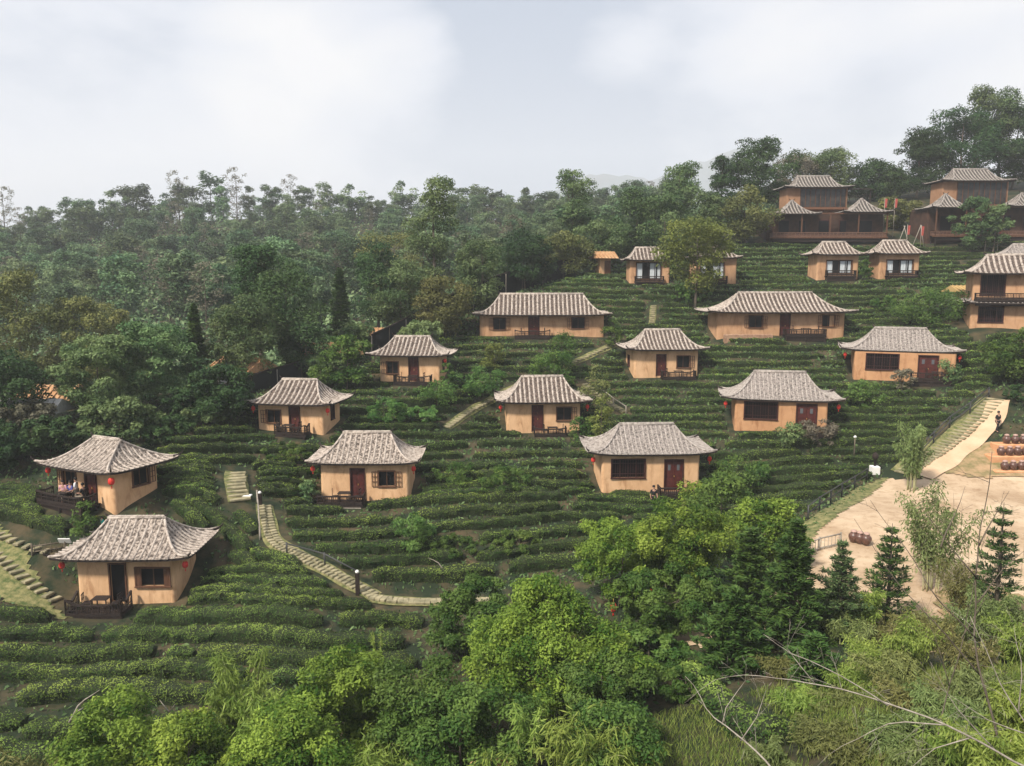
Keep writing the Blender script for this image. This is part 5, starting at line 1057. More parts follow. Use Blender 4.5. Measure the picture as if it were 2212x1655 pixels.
# ---- grassy slope and diagonal hedge at the lower right
xs, ys = np.meshgrid(np.arange(5, 24, 1), np.arange(10, 30, 1)); nG = 60000
px = rng.uniform(3, 20, nG); py = rng.uniform(12, 29, nG); pu, pv = unproj(px, py, T(px, py)); hd = 1480+(pu-1530)*1.0
keep = (pu > 1340) & (pu < 2300) & (pv > 1440) & (pv < 1750); px, py, pu, pv = px[keep], py[keep], pu[keep], pv[keep]; dirt = np.abs(pv-(1480+(pu-1555)*.86)) < 32; keep = ~dirt | (rng.random(len(px)) < .12); px, py = px[keep], py[keep]
n = len(px); h = rng.uniform(.12, .42, n); q = leaf_quads(np.stack([px, py, T(px, py)+h*.45], 1), rng.normal(size=(n, 3))*np.array([1, 1, .3]), h, .022, along=np.stack([rng.normal(size=n)*.35, rng.normal(size=n)*.35, np.ones(n)], 1))
L_grass = leafmat('grass_blade', (.11, .18, .03), (.30, .34, .09), .3, .05, .01)
tag(link('grass', quads_mesh('grass', q, [L_grass])), 'tall green and straw-coloured grass on the lower right slope', 'grass', kind='stuff')
dh = resample(np.array(gpoly([(1478, 1455), (1540, 1510), (1600, 1570), (1660, 1640), (1720, 1720)])), .45); pts = np.stack([dh[:, 0], dh[:, 1], T(dh[:, 0], dh[:, 1])], 1); o_ = pts.mean(0)
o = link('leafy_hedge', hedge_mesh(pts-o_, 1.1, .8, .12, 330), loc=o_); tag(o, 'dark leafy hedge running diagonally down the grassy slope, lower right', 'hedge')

# ---- the wooded hill: shared crowns, every tree its own object
PROTO = []
for i, (kind, W_, H_, n_, cl, cs) in enumerate([('round', 3.8, 9, 2600, 30, .24), ('bell', 3.8, 9, 2600, 30, .23), ('tall', 3.2, 11, 2000, 20, .32), ('round', 4.8, 8.5, 2900, 36, .2), ('bell', 2.9, 9.5, 2000, 24, .28), ('round', 3.6, 10, 1500, 22, .22), ('tall', 3.8, 10.5, 2300, 26, .28), ('round', 4.4, 9.5, 3000, 38, .2)]):
    q, tint, C = crown(W_, H_*.92, int(n_*1.35), .42, kind, cl, seed=200+i, csize=cs, thin=.5, flat=.95); q = q+np.array([0, 0, H_*.08]); tk, br = woody(H_, .14, C+np.array([0, 0, H_*.08]), 5, seed=i, n=5)
    tv = tk.mesh('trunk', M_bark); PROTO.append((quads_mesh('crown', q, [L_far], tint), tv, W_, H_))
bareq, bt, bC = crown(3.6, 7, 900, .26, 'round', 46, seed=300, csize=.11, flat=1.0); PBARE = (quads_mesh('crown', bareq+np.array([0, 0, 2.2]), [L_dusty], bt), woody(9, .13, bC+np.array([0, 0, 2.2]), 16, seed=9, n=5))
pb_tr = MB(); pb_tr.v, pb_tr.f, pb_tr.m, pb_tr.sm = list(PBARE[1][0].v), list(PBARE[1][0].f), list(PBARE[1][0].m), list(PBARE[1][0].sm); pb_tr.add(PBARE[1][1].v, PBARE[1][1].f, 0, True); PBT = pb_tr.mesh('trunk', M_bark)
KD = ['rounded', 'domed', 'tall layered', 'broad', 'narrow', 'thin-leaved', 'lobed', 'full-crowned']
LMK = [(0, 'at the far left'), (230, 'left of the knob-topped tree'), (480, 'above the knob-topped tree'), (720, 'left of the tallest slim tree'), (900, 'right behind the tallest slim tree'), (1080, 'left of the mountain-side slim tree'), (1240, 'below the blue mountain'), (1420, 'behind the big dark skyline tree'), (1700, 'behind the hilltop houses')]
def lmk(u): return [t for a, t in LMK if u >= a or a == 0][-1]
def hilltree(u, Y, vt, i, lab, group, sx=1.0):
    x, y = XY(u, Y, 500); zg = float(T(x, y))-.1; o = empty('forest_tree', (x, y, zg), R.uniform(0, 6.28)); cm, tm, W_, H_ = PROTO[i] if i < 8 else (PBARE[0], PBT, 4.2, 9.2)
    H = (topz(vt, Y)-zg) if vt else R.uniform(7.5, 11.5); s = max(.5, H/H_*1.03); 
    for nm, m in (('crown', cm), ('trunk', tm)):
        c = link(nm, m, o)
        c.scale = (s*sx, s*sx, s) if nm == 'crown' else (s, s, s)
    tag(o, lab, 'tree', group); TREES.append(o)
sk = [(-10, 470), (12, 404, 8), (45, 478), (72, 448), (108, 443), (148, 422, 5), (180, 436, 4), (205, 455), (246, 408), (298, 398), (330, 450), (388, 371, 8), (365, 420), (408, 398), (425, 440), (461, 366, 5), (482, 400), (513, 364, 8), (540, 400, 4), (568, 426), (588, 391, 5), (626, 378, 8), (618, 418), (660, 404), (707, 391, 2), (740, 420), (762, 400), (790, 430), (824, 432), (873, 393), (850, 440), (900, 445), (1006, 392, 5), (1030, 424), (1072, 406), (1098, 420), (1134, 404, 4), (1165, 432), (1188, 412), (1212, 430), (1262, 432), (1285, 424), (1327, 398, 4), (1346, 412), (1372, 388, 4), (1402, 400), (1425, 410), (1395, 430), (980, 428), (-45, 465), (1050, 445), (1150, 444), (1310, 425)]
so = 0
for k, e_ in enumerate(sorted(sk)):
    u, vt = e_[:2]; i = e_[2] if len(e_) > 2 else R.choice([0, 1, 3, 4, 7, 1, 6]); Y = 268 if u < 1250 else 262
    if i != 8: Y += R.uniform(-12, 6)
    w = 1.4 if i not in (4, 8) else 1.1
    hilltree(u, Y, vt, i, '%s tree on the distant skyline, %s from the left' % ('bare see-through' if i == 8 else KD[i]+' green', ORD[k+1] if k+1 < len(ORD) else '%dth' % (k+1)), 'trees on the distant skyline', w)
hc_ = 0; spots = []
for tries in range(9000):
    if len(spots) >= 235: break
    Y = R.uniform(118, 268); u = R.uniform(-40, 1480); x, y = XY(u, Y, 560); z = float(T(x, y)); uu_, vv_ = unproj(x, y, z)
    if vv_ > 735 or vv_ < 455: continue
    if u > 700 and vv_ > 650: continue
    if u > 1250 and Y < 165: continue
    md = 3.6 if Y > 200 else 3.9
    if any((x-a)**2+(y-b)**2 < md**2*(1.0) for a, b, _, _ in spots): continue
    spots.append((x, y, u, Y))
print('forest', len(spots))
FN = {}
for x, y, u, Y in sorted(spots, key=lambda s: s[2]):
    i = R.choice([0, 0, 1, 1, 2, 3, 4, 5, 6, 7, 7, 8]) if Y > 150 else R.choice([0, 1, 3, 5, 7, 8])
    v_ = unproj(x, y, float(T(x, y)))[1]; band = 'top' if v_ < 540 else 'middle' if v_ < 600 else 'foot'
    kd = 'bare grey' if i == 8 else KD[i]; ky = (kd, band, lmk(u)); FN[ky] = FN.get(ky, 0)+1
    hilltree(u, Y, None, i, '%s %s tree from left, %s of wooded hill, %s' % (ORD[FN[ky]], kd, band, lmk(u)), 'trees covering the wooded hill', 1.3)
# undergrowth that nobody could count fills the forest floor
n = 70000; u = rng.uniform(-80, 1700, n); Y = rng.uniform(84, 282, n)**1.0; x = (u-CU)/F*Y; z = T(x, Y); uu_, vv_ = unproj(x, Y, z); fl = np.array([inpoly(x, Y, FIELD)])[0]
near_f = np.interp(u, [0, 300, 600, 800, 1000, 1240, 1500, 1700], [84, 84, 86, 92, 104, 114, 125, 140])
keep = (vv_ < 900) & ~fl & (Y > near_f); x, Y, z, n = x[keep], Y[keep], z[keep], keep.sum(); lump = 1.1+1.0*np.sin(x*.7+Y*.23)*np.sin(Y*.5-x*.31)+.5*np.sin(x*1.9)
z = z+np.clip(lump*1.5, .1, 4)*rng.random(n)**.5
q = leaf_quads(np.stack([x, Y, z], 1), rng.normal(size=(n, 3))+np.array([0, -.3, 1.0]), rng.uniform(.5, 1.0, n), rng.uniform(.4, .7, n))
tag(link('undergrowth', quads_mesh('undergrowth', q, [L_far])), 'mixed dark undergrowth filling the floor of the wooded hill and valley', 'undergrowth', kind='stuff')
# weeds and rough grass on the slope between the rows
n = 90000; x = rng.uniform(-38, 60, n); Y = rng.uniform(30, 118, n); pu, pv = unproj(x, Y, T(x, Y)); ok = (pu > -60) & (pu < 2280) & (pv > 515) & (pv < 1720) & seg_clear(x, Y, 'low')
x, Y = x[ok], Y[ok]; n = len(x); h = rng.uniform(.07, .20, n)*(1+Y/60); q = leaf_quads(np.stack([x, Y, T(x, Y)+h*.3], 1), rng.normal(size=(n, 3))*np.array([1, 1, .6])+np.array([0, -.4, .3]), h, h*.5)
tag(link('weeds', quads_mesh('weeds', q, [L_mid])), 'low weeds and grass tufts on the earth between the tea rows', 'weeds', kind='stuff')

# ================================================================ SMALL THINGS
# netting fence with pale posts climbing along the left side of the tea field
def netfence(label, pts, h, post=True, name='netting_fence', cap=True):
    g = np.array([P(*p)[:2] for p in pts]); g = resample(g, 1.0); b = np.array([g[0, 0], g[0, 1], float(T(*g[0]))]); o = empty(name, b); mb = MB(); hs = np.interp(np.linspace(0, 1, len(g)), np.linspace(0, 1, len(h)), h)
    vs = []
    for i, p in enumerate(g): z = float(T(*p)); vs += [(p[0]-b[0], p[1]-b[1], z-b[2]-.6), (p[0]-b[0], p[1]-b[1], z-b[2]+hs[i])]
    k = len(g); mb.add(vs, [(2*i, 2*i+2, 2*i+3, 2*i+1) for i in range(k-1)]); mb.add([(a, c+.08, d) for a, c, d in vs], [(2*i+1, 2*i+3, 2*i+2, 2*i) for i in range(k-1)]); mb.build('netting', M_net, o)
    if cap: MB().tube([(vs[2*i+1][0], vs[2*i+1][1], vs[2*i+1][2]+.04) for i in range(k)], .10, 5).build('thatch_cap', M_dark, o)
    for i in range(2, k, 3):
        MB().tube([(vs[2*i][0], vs[2*i][1]-.12, vs[2*i][2]), (vs[2*i+1][0], vs[2*i+1][1]-.12, vs[2*i+1][2]-.1)], .055, 5).build('post', M_pbark if i % 2 else M_bark, o)
    tag(o, label, 'fence')
netfence('dark netting fence with pale posts along the upper left side of the tea field', [(1245, 590, 111), (1120, 600, 108), (1010, 600, 101), (900, 600, 94), (800, 600, 87)], [2.6, 3.0, 3.4, 2.8, 2.2])
netfence('lower dark netting fence under the trees left of the tea field', [(780, 600, 86), (640, 600, 79), (500, 600, 72.5), (430, 600, 69.5)], [1.8, 1.7, 1.7, 1.4])
# sheds and roofs glimpsed between the trees at the left
def shed(label, u, v, Y, w, d, h, roofm, rz=0, wallm=None, name='shed'):
    c = P(u, v, Y); zg = float(T(c[0], c[1])); H = max(1.6, c[2]-zg); o = empty(name, (c[0], c[1], zg-.3), rz); MB().box((0, 0, H/2), (w, d, H), bev=.03).build('wall', wallm or M_wall, o)
    r = MB(); a = .9; z = H; vs = [(-w/2-a, -d/2-a, z-.1), (w/2+a, -d/2-a, z-.1), (w/2+a, d/2+a, z-.1), (-w/2-a, d/2+a, z-.1), (-w/2-a, 0, z+h), (w/2+a, 0, z+h)]
    r.add(vs, [(0, 1, 5, 4), (2, 3, 4, 5), (0, 4, 3), (1, 2, 5), (3, 2, 1, 0)])
    for k in range(int((w+2*a)/.5)):
        x = -w/2-a+.25+.5*k; r.tube([(x, 0, z+h+.03), (x, -d/2-a, z-.06)], .07, 5)
    r.build('roof', roofm, o); MB().box((w*.2, -d/2-.02, H*.45), (.9, .08, H*.8), bev=.02).build('door', M_brown, o); tag(o, label, 'shed', 'roofs glimpsed through the trees on the left')
shed('orange tiled roof glimpsed left of the house next to the fence', 700, 790, 84, 6, 3, 1.2, M_owall, .35)
shed('orange roofed hut glimpsed below the twin-lobed dark tree', 802, 735, 92, 2.2, 2, .9, M_owall, .2)
shed('small orange roof glimpsed behind the bushes above the second slope house', 525, 790, 77, 4, 3, 1.2, M_owall, -.5, M_white)
shed('pale roofed shed among dusty leaves at the left edge', 45, 925, 63, 5, 3, 1.0, mat('pale_sheet', (.36, .35, .34), .8, (.5, .49, .47), 3, 4), .1, M_white)
shed('orange walled shed glimpsed between grey-green trees at far left', 115, 850, 70, 3, 3, 1.0, M_owall, .1)
shed('orange gable peeking over the hedge left of the first hut', 1303, 552, 112, 1.6, 1.6, .9, M_owall, .3)
shed('small ochre roof beside the two storey house', 2092, 622, 90, 2.6, 1.6, .6, mat('ochre_sheet', (.45, .30, .12), .8), .1)

# lanterns
def lantern_mesh():
    b = MB(); b.lathe([(.05, -.26), (.14, -.23), (.20, -.12), (.215, 0), (.20, .12), (.14, .23), (.05, .26)], 12)
    c = MB(); c.lathe([(.075, -.30), (.075, -.25)], 10); c.lathe([(.075, .25), (.075, .30)], 10); c.tube([(0, 0, .3), (0, 0, .52)], .012, 4)
    t = MB()
    for k in range(6): a = k*math.pi/3; t.tube([(0.02*math.cos(a), .02*math.sin(a), -.29), (.04*math.cos(a), .04*math.sin(a), -.52)], .012, 4)
    return b.mesh('lantern_body', M_lant), c.mesh('lantern_cap', M_gold), t.mesh('tassel', M_lant)
LM = lantern_mesh()
def lantern(p, label, s=1.0):
    o = empty('red_lantern', p)
    for nm, m in zip(('lantern_body', 'lantern_cap', 'tassel'), LM): c = link(nm, m, o); c.scale = (s, s, s)
    tag(o, label, 'lantern', 'red lanterns'); return o
def eave_lantern(key, side, label, s=.8, back=.25, drop=.52):
    h = HO[key]; x = h['cx']+side*(h['ew']/2-.45); y = h['D']/2-h['rd']/2+back+.35; c, q = math.cos(h['rot']), math.sin(h['rot']); b = h['base']
    return lantern((b[0]+c*x-q*y, b[1]+q*x+c*y, b[2]+h['ez']-drop), label, s)
for key, nm in (('near', 'nearest adobe house'), ('steps', 'house beside the stone steps'), ('middle', 'mid-slope house with curved porch rail'), ('bigwin', 'largest grey-roofed house'), ('bush', 'grey-roofed house behind the flowering bush'), ('right', 'rightmost grey-roofed house'), ('leftup', 'house below the dark trees')):
    for sd_, sn in ((-1, 'left'), (1, 'right')): eave_lantern(key, sd_, 'red lantern under the %s eave corner of the %s' % (sn, nm))
eave_lantern('porch', 1, 'red lantern hanging at the near corner of the porch house', .95, 0); eave_lantern('porch', -1, 'dim red lantern at the left eave of the porch house', .8)
eave_lantern('fence', 1, 'small red lantern at the right eave of the house next to the fence', .7)
for (u, v, Y, lab) in ((1325, 1312, 37, 'red lantern hanging in the dark tree right of the big round tree'), (995, 1580, 27, 'red lantern hanging in the bushes at the bottom'), (1411, 1278, 40, 'orange-red lantern deep in the leafy tree left of the firs')):
    lantern(P(u, v, Y), lab, .85); o = MB().tube([(0, 0, -3.2), (.12, 0, -1.2), (.3, .1, .6), (.05, .02, .5)], [.03, .025, .02, .012], 5).build('lantern_pole', M_bark, loc=P(u, v, Y)); tag(o, 'thin pole holding the '+lab.replace('red lantern', 'lantern', 1)[:60].rsplit(' ', 1)[0] if False else 'thin bent pole carrying the lantern ' + ('right of the big round tree' if u == 1325 else 'in the bottom bushes' if u == 995 else 'left of the firs'), 'pole', 'thin poles carrying lanterns')
# red banners on white poles before the hilltop houses
for (u, v, Y, lab) in ((1911, 440, 122, 'upper left one, by the left balcony house'), (1933, 440, 122, 'upper right one between the hilltop houses'), (1960, 498, 115, 'left of the pair between the hilltop houses'), (1990, 500, 115, 'right of the pair between the hilltop houses'), (2131, 495, 112, 'left of the pair before the right balcony house'), (2158, 495, 112, 'right of the pair before the right balcony house')):
    c = P(u, v, Y); zg = float(T(c[0], c[1])); o = empty('banner', (c[0], c[1], zg)); H = c[2]-zg+.9; MB().tube([(0, 0, -.2), (0, 0, H)], .035, 6).build('pole', M_pbark, o); MB().box((.2, 0, H-.8), (.34, .03, 1.3), tilt=(.04, .05)).build('flag', mat('faded_banner', (.36, .06, .045), .9, (.46, .10, .08), 4), o); tag(o, 'narrow red banner on a white pole, '+lab, 'banner', 'red banners on the hilltop')
for k, (u, a) in enumerate(((1948, .5), (1958, -.45), (1982, .5), (1992, -.3))):
    c = P(u, 500, 116); zg = float(T(c[0], c[1])); o = MB().tube([(-a*1.6, 0, -.2), (a*.9, 0, 3.4)], .05, 6).build('support_pole', M_pbark, loc=(c[0], c[1], zg)); tag(o, '%s leaning pale support pole from the left between the hilltop houses' % ORD[k+1], 'pole', 'leaning white support poles')

# tables and chairs on the porches
def chair_mesh():
    b = MB(); b.box((0, 0, .45), (.46, .46, .05), bev=.015)
    k = MB()
    for x in (-.2, 0, .2): k.box((x, .22, .75), (.04, .03, .5))
    k.box((0, .22, 1.0), (.48, .04, .08), bev=.01); k.box((0, .22, .72), (.44, .03, .05))
    l = MB(); l.box((0, 0, .21), (.045, .045, .44))
    return b.mesh('seat', M_dark), k.mesh('backrest', M_dark), l.mesh('leg', M_dark)
CH = chair_mesh()
tb = MB(); tb.box((0, 0, .72), (.95, .7, .05), bev=.015); TB = tb.mesh('tabletop', M_dark); tl = MB(); tl.box((0, 0, .35), (.06, .06, .7)); TL = tl.mesh('leg', M_dark)
def chair(M_, label):
    o = empty('chair', M_[0], M_[1]); link('seat', CH[0], o); link('backrest', CH[1], o)
    for x in (-.19, .19):
        for y in (-.19, .19): link('leg', CH[2], o, (x, y, 0))
    tag(o, label, 'chair', 'dark chairs on the porches')
def table(M_, label):
    o = empty('table', M_[0], M_[1]); link('tabletop', TB, o)
    for x in (-.4, .4):
        for y in (-.28, .28): link('leg', TL, o, (x, y, 0))
    tag(o, label, 'table', 'dark tables on the porches')
def onporch(key, uc, y, vz):
    h = HO[key]; x = h['X'](uc); c, q = math.cos(h['rot']), math.sin(h['rot']); b = h['base']; return (b[0]+c*x-q*y, b[1]+q*x+c*y, b[2]+h['Z'](vz)+.0)
for key, ul, um, ur, vz, nm in (('near', 200, 232, 266, 1305, 'nearest adobe house'), ('steps', 728, 748, 776, 1078, 'house beside the stone steps'), ('middle', 1178, 1192, 1210, 936, 'mid-slope house'), ('leftup', 612, 632, 654, 932, 'house below the dark trees'), ('fence', 876, 896, 916, 824, 'house next to the fence'),
                            ('centre', 1440, 1462, 1484, 814, 'house between the long ones'), ('long', 1130, 1150, 1172, 726, 'long house by the fence'), ('long2', 1710, 1735, 1758, 722, 'long house on the right'), ('right', 1995, 2010, 2026, 815, 'rightmost grey-roofed house'), ('bigwin', 1490, 1500, 1515, 1062, 'largest grey-roofed house')):
    table((onporch(key, um, -.75, vz), HO[key]['rot']), 'dark wooden table on the porch of the '+nm)
    chair((onporch(key, ul, -.75, vz), HO[key]['rot']+math.pi/2+.2), 'dark chair left of the table on the porch of the '+nm)
    chair((onporch(key, ur, -.75, vz), HO[key]['rot']-math.pi/2-.2), 'dark chair right of the table on the porch of the '+nm)

# people
def person(loc, rz, label, shirt, pants, pose='sit', scale=1.0):
    o = empty('person', loc, rz); o['label'] = label; o['category'] = 'person'
    if pose == 'sit':
        J = dict(pel=(0, 0, .50), sp=(0, .02, .72), ch=(0, 0, .95), nk=(0, -.01, 1.12), hd=(0, -.03, 1.24), ht=(0, -.03, 1.36), sl=(-.18, 0, 1.03), el=(-.24, -.06, .80), wl=(-.16, -.28, .76), hl=(-.12, -.35, .77), sr=(.18, 0, 1.03), er=(.24, -.06, .80), wr=(.16, -.28, .76), hr=(.12, -.35, .77),
                 pl=(-.10, -.06, .50), kl=(-.12, -.46, .50), al=(-.12, -.48, .10), tl=(-.12, -.62, .05), pr=(.10, -.06, .50), kr=(.12, -.46, .50), ar=(.12, -.48, .10), tr=(.12, -.62, .05))
    else:
        w = .12 if pose == 'walk' else .02
        J = dict(pel=(0, 0, .93), sp=(0, 0, 1.10), ch=(0, 0, 1.32), nk=(0, 0, 1.48), hd=(0, -.02, 1.58), ht=(0, -.02, 1.70), sl=(-.19, 0, 1.40), el=(-.25, .04, 1.13), wl=(-.25, -.06, .90), hl=(-.24, -.10, .82), sr=(.19, 0, 1.40), er=(.25, -.02, 1.13), wr=(.24, -.14, .92), hr=(.23, -.18, .85),
                 pl=(-.09, 0, .90), kl=(-.10, -w, .50), al=(-.10, -w*.3, .09), tl=(-.10, -w*.3-.14, .04), pr=(.09, 0, .90), kr=(.10, w*.4, .50), ar=(.10, w*1.6, .10), tr=(.10, w*1.6-.13, .04))
    rad = dict(pel=.14, sp=.125, ch=.15, nk=.055, hd=.095, ht=.085, sl=.065, el=.045, wl=.03, hl=.035, sr=.065, er=.045, wr=.03, hr=.035, pl=.09, kl=.062, al=.04, tl=.035, pr=.09, kr=.062, ar=.04, tr=.035)
    E = [('pel', 'sp'), ('sp', 'ch'), ('ch', 'nk'), ('nk', 'hd'), ('hd', 'ht'), ('ch', 'sl'), ('sl', 'el'), ('el', 'wl'), ('wl', 'hl'), ('ch', 'sr'), ('sr', 'er'), ('er', 'wr'), ('wr', 'hr'), ('pel', 'pl'), ('pl', 'kl'), ('kl', 'al'), ('al', 'tl'), ('pel', 'pr'), ('pr', 'kr'), ('kr', 'ar'), ('ar', 'tr')]
    def skin(name, keys, grow, m, parent, extra=()):
        ks = [k for k in J if k in keys]; me = bpy.data.meshes.new(name); vs = [J[k] for k in ks]; es = [(ks.index(a), ks.index(b)) for a, b in E if a in ks and b in ks]
        me.from_pydata(vs, es, []); me.materials.append(m); ob = link(name, me, parent); sm = ob.modifiers.new('skin', 'SKIN'); sm.use_smooth_shade = True
        for i, k in enumerate(ks): me.skin_vertices[0].data[i].radius = (rad[k]+grow, (rad[k]+grow)*(.72 if k in ('pel', 'sp', 'ch') else 1))
        me.skin_vertices[0].data[0].use_root = True; ob.modifiers.new('sub', 'SUBSURF').render_levels = 1; return ob
    skin('body', J.keys(), 0, M_skin, o); skin('shirt', ('sp', 'ch', 'sl', 'el', 'sr', 'er', 'pel'), .022, CL[shirt], o); skin('trousers', ('pel', 'pl', 'kl', 'al', 'pr', 'kr', 'ar'), .018, CL[pants], o)
    # fingers: five short chains from each palm
    fg = MB()
    for hk, s in (('hl', -1), ('hr', 1)):
        b = Vector(J[hk])
        for f, L in enumerate((.06, .075, .08, .07)):
            a = b+Vector(((f-1.5)*.018, -.02, -.01)); fg.tube([a, a+Vector((0, -L*.6, -.012)), a+Vector((0, -L, -.035))], [.009, .008, .006], 5)
        a = b+Vector((-s*.03, .0, 0)); fg.tube([a, a+Vector((-s*.03, -.03, -.01)), a+Vector((-s*.03, -.055, -.02))], [.010, .009, .007], 5)
    fg.build('fingers', M_skin, o); h = Vector(J['ht']); hr = MB(); hr.lathe([(.075, -.10), (.108, -.04), (.112, .02), (.085, .075), (.03, .10)], 10, (h.x, h.y+.025, h.z)); hr.build('hair', M_hair, o)
    fc = MB(); hd = Vector(J['hd'])
    for s in (-1, 1): fc.box((hd.x+s*.033, hd.y-.092, hd.z+.045), (.022, .01, .012))
    fc.box((hd.x, hd.y-.095, hd.z-.03), (.04, .01, .010)); fc.build('face', M_hair, o)
    o.scale = (scale,)*3; return o
hp = HO['porch']; rz = hp['rot']
def pp(u, y, dz=0): p = onporch('porch', u, y, 1082); return (p[0], p[1], p[2]+dz)
table((pp(158, -.80), rz), 'dark table with guests around it on the porch of the corner-on house')
for u, yy, ra, sh, pa, po, lab in ((143, -.55, .5, 'pink', 'khaki', 'sit', 'person in pink top seated at the left end of the porch table'), (160, -.42, .0, 'blue', 'black', 'sit', 'person in dark blue shirt seated behind the porch table'), (184, -.60, -.9, 'white', 'khaki', 'stand', 'person in white shirt standing at the right end of the porch'), (200, -.50, -1.2, 'black', 'khaki', 'sit', 'person in black top seated at the right corner of the porch')):
    if po == 'sit': chair((pp(u, yy+.02), rz+ra), 'dark chair under the '+lab.replace('seated ', ''))
    person(pp(u, yy), rz+ra, lab, sh, pa, po, 1.0)
c = P(218, 1092, 49.2); person((c[0], c[1], float(T(c[0], c[1]))), -.5, 'child in teal top standing beside the porch house', 'teal', 'black', 'stand', .62)
c = P(1412, 1066, 57.5); person((c[0], c[1], float(T(c[0], c[1]))), .2, 'person in black standing in front of the largest grey-roofed house', 'black', 'black', 'stand')
c = P(2155, 918, 64.5); person((c[0], c[1], float(T(c[0], c[1]))+.17), .4, 'person in dark clothes walking on the clay path at the right', 'black', 'black', 'walk')

# fences with rails beside the footpath
def railfence(label, pts, h=1.0, gap=2.2, rails=(.95, .5), mt=None, lat=False):
    g = np.array(gpoly(pts)) if len(pts[0]) == 2 else np.array([P(*p)[:2] for p in pts]); g = resample(g, gap); b = np.array([*g[0], float(T(*g[0]))]); o = empty('rail_fence', b); z = T(g[:, 0], g[:, 1])-b[2]; rl = MB()
    for rz_ in rails: rl.tube([(g[i, 0]-b[0], g[i, 1]-b[1], z[i]+rz_*h) for i in range(len(g))], .045, 6)
    if lat:
        for i in range(len(g)-1):
            for k in range(6): t = (k+.5)/6; p = g[i]*(1-t)+g[i+1]*t-b[:2]; zz = z[i]*(1-t)+z[i+1]*t; rl.tube([(p[0], p[1], zz), (p[0], p[1], zz+h*.95)], .018, 4)
    rl.build('rail', mt or M_metal, o)
    for i in range(len(g)): MB().tube([(g[i, 0]-b[0], g[i, 1]-b[1], z[i]-.2), (g[i, 0]-b[0], g[i, 1]-b[1], z[i]+h)], .06, 6).build('post', mt or M_metal, o)
    tag(o, label, 'fence')
railfence('dark rail fence along the upper footpath beside the tea rows', [(2135, 862), (2105, 888), (2060, 915), (2035, 942), (2005, 968), (1985, 990)], 1.1)
railfence('dark rail fence along the courtyard edge below the tea rows', [(1872, 1040), (1820, 1072), (1780, 1098), (1745, 1125)], 1.1)
railfence('thin dark rail beside the stone steps below the tea rows', [(620, 1200), (700, 1222), (774, 1262)], .9, 2.0, (.9,))
railfence('thin pale rail at the top of the stone steps', [(556, 1085), (560, 1130), (562, 1165)], .9, 1.6, (.9,), M_pbark)
railfence('low lattice fence by the small gate path at far left', [(70, 1200), (105, 1196), (140, 1190)], .8, 1.2, (.75, .3), M_bark, True)
railfence('thin pale rail across the upper path steps right of the mid-slope house', [(1300, 855), (1325, 875), (1352, 893)], .8, 1.8, (.9,), M_pbark)
railfence('low lattice fence glimpsed behind the tallest fir at the courtyard', [(1735, 1205), (1770, 1190), (1815, 1180)], .9, 1.4, (.9, .2), M_pbark, True)
# wires / ridge rope
# lamp posts
def lamp(u, v, Y, h, label):
    c = P(u, v, Y); zg = float(T(c[0], c[1])); o = empty('lamp_post', (c[0], c[1], zg)); MB().box((0, 0, h*.4), (.22, .22, h*.8), bev=.02).build('pole', M_dark, o); MB().lathe([(.10, 0), (.13, .06), (.10, .13), (.04, .18)], 8, (0, 0, h*.8)).build('lamp_head', M_white, o); tag(o, label, 'lamp', 'lamp posts')
lamp(773, 1290, 44.6, 1.7, 'black lamp post with white head at the foot of the stone steps')
lamp(562, 1085, 53.8, 1.2, 'small dark lamp post at the landing of the stone steps')
c = P(1888, 1034, 62); zg = float(T(c[0], c[1])); o = empty('lamp_post', (c[0], c[1], zg)); MB().box((0, 0, .3), (.62, .62, .7), bev=.04).build('white_base', M_white, o); MB().lathe([(.10, .6), (.10, 1.2), (.24, 1.25), (.26, 1.55), (.08, 1.75)], 8).build('lamp_head', M_dark, o); tag(o, 'black lantern-shaped lamp on a white block at the courtyard corner', 'lamp', 'lamp posts')
c = P(1846, 965, 64); zg = float(T(c[0], c[1])); o = empty('garden_post', (c[0], c[1], zg)); MB().tube([(0, 0, 0), (0, 0, 2.0)], .05, 6).build('pole', M_bark, o); MB().lathe([(.04, 1.95), (.12, 2.0), (.12, 2.10), (.04, 2.16)], 9).build('pale_cap', M_white, o); tag(o, 'thin post with pale cap standing in the tea rows left of the courtyard', 'post')
c = P(530, 1078, 54.3); o = MB().box((0, 0, .0), (.9, .4, .12), bev=.03).build('stone_bench', M_white, loc=(c[0], c[1], float(T(c[0], c[1]))+.15)); tag(o, 'pale stone slab at the landing of the stone steps', 'bench')
c = P(140, 1168, 47.5); zg = float(T(c[0], c[1])); o = empty('sign', (c[0], c[1], zg)); MB().box((0, 0, .55), (.06, .06, 1.1)).build('post', M_bark, o); MB().box((0, -.02, 1.1), (.75, .06, .38), bev=.01, tilt=(.5, 0)).build('board', M_white, o); tag(o, 'small blank white board on a post left of the nearest house roof', 'sign')

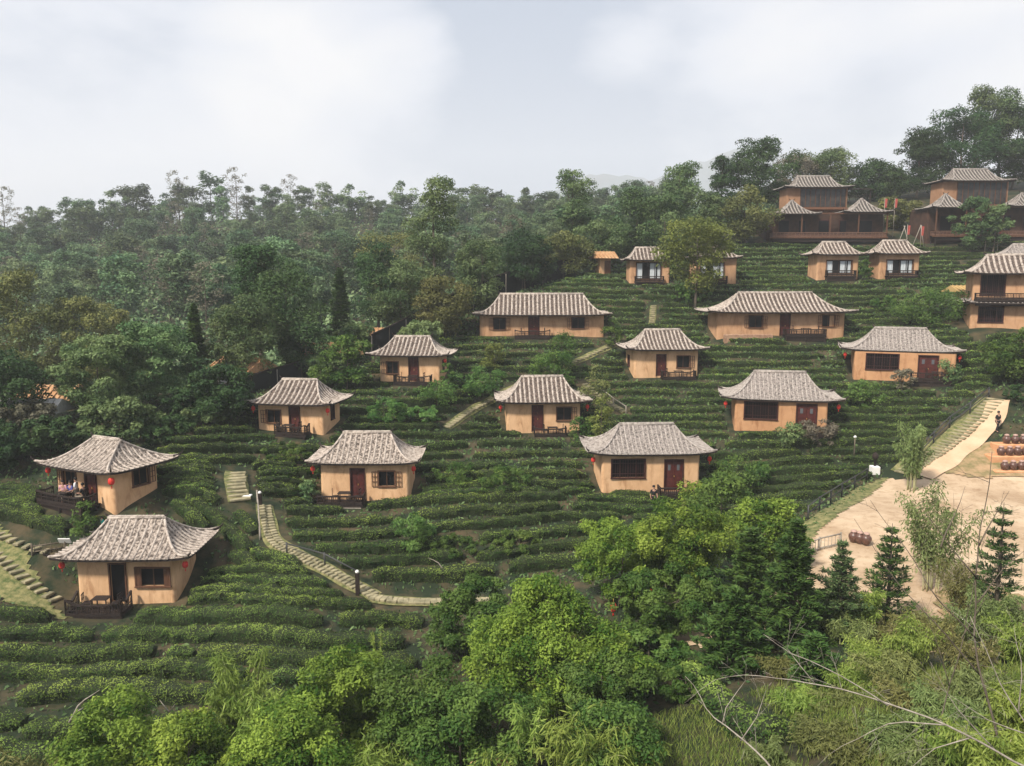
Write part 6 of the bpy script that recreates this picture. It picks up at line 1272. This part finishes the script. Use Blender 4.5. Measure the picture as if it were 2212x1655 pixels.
# jars on their orange terraces
JM = (MB().lathe([(.14, 0), (.24, .12), (.31, .32), (.30, .48), (.20, .60), (.15, .63), (.17, .68)], 12).mesh('jar_body', M_jar), MB().lathe([(.19, .66), (.20, .71), (.12, .78), (.03, .80)], 10).mesh('lid', M_jarlid))
def jar(p, label, group='clay jars in rows on the orange terraces'):
    o = empty('clay_jar', p, R.uniform(0, 6)); link('jar_body', JM[0], o); link('lid', JM[1], o); tag(o, label, 'jar', group)
for ri, (u0, v, Y, nm, k) in enumerate(((2166, 972, 66, 'top', 9), (2154, 990, 64, 'middle', 10), (2162, 1013, 62, 'bottom', 9))):
    c = hit([u0-6], [v+6], 40, 90)[0][0]; Y = float(c[1]); x0 = float(c[0]); zg = float(max(T(np.linspace(x0, x0+6, 9), np.full(9, Y))))+.12; tr = MB(); tr.box((3.2, .2, -.9), (7.2, 1.1, 1.8), bev=.08); o = tr.build('earth_terrace', M_orange, loc=(x0, Y, zg)); tag(o, '%s orange earth terrace carrying a row of clay jars' % nm, 'terrace', 'orange earth terraces')
    for j in range(k): jar((x0+.45+j*.66, Y-.05+R.uniform(-.04, .04), zg+.0), 'brown clay jar, %s from the left in the %s row on the terraces' % (ORD[j+1], nm))
for j in range(3): c = P(1842+j*9, 1194, 47); jar((c[0], c[1]-.3*j, float(T(c[0], c[1]))+.05), 'dark jar at the low end of the courtyard, %s from the left' % ORD[j+1], 'dark jars at the low end of the courtyard')
c = P(1062, 1660, 25); o = MB().box((0, 0, -1.2), (1.3, 1.0, 2.6), rz=.3, bev=.06).build('boulder', M_wall, loc=c); tag(o, 'top of an orange adobe post at the bottom edge under the round tree', 'post')
# rubble footing before the long right-hand house
h = HO['long2']; b = h['base']; o = MB().box((0, 0, 0), (5.4, .5, 1.1), bev=.08).build('rubble_wall', M_stone, loc=(b[0]+h['X'](1610), b[1]-1.0, b[2]-.25)); tag(o, 'low orange rubble wall before the long house on the right', 'wall')

# ================================================================ HAZE
hz = MB(); hz.box((0, 1650, (520-66)/2), (6000, 3500, 520+66)); m = bpy.data.materials.new('haze'); m.use_nodes = True; t = m.node_tree; t.nodes.clear(); oo = N(t, 'ShaderNodeOutputMaterial'); pv = N(t, 'ShaderNodeVolumePrincipled')
pv.inputs['Color'].default_value = (.94, .96, 1.0, 1); pv.inputs['Density'].default_value = .00042; pv.inputs['Anisotropy'].default_value = 0.0; t.links.new(pv.outputs[0], oo.inputs['Volume'])
o = hz.build('haze', m); tag(o, kind='stuff')
print('objects', len(SC.objects))
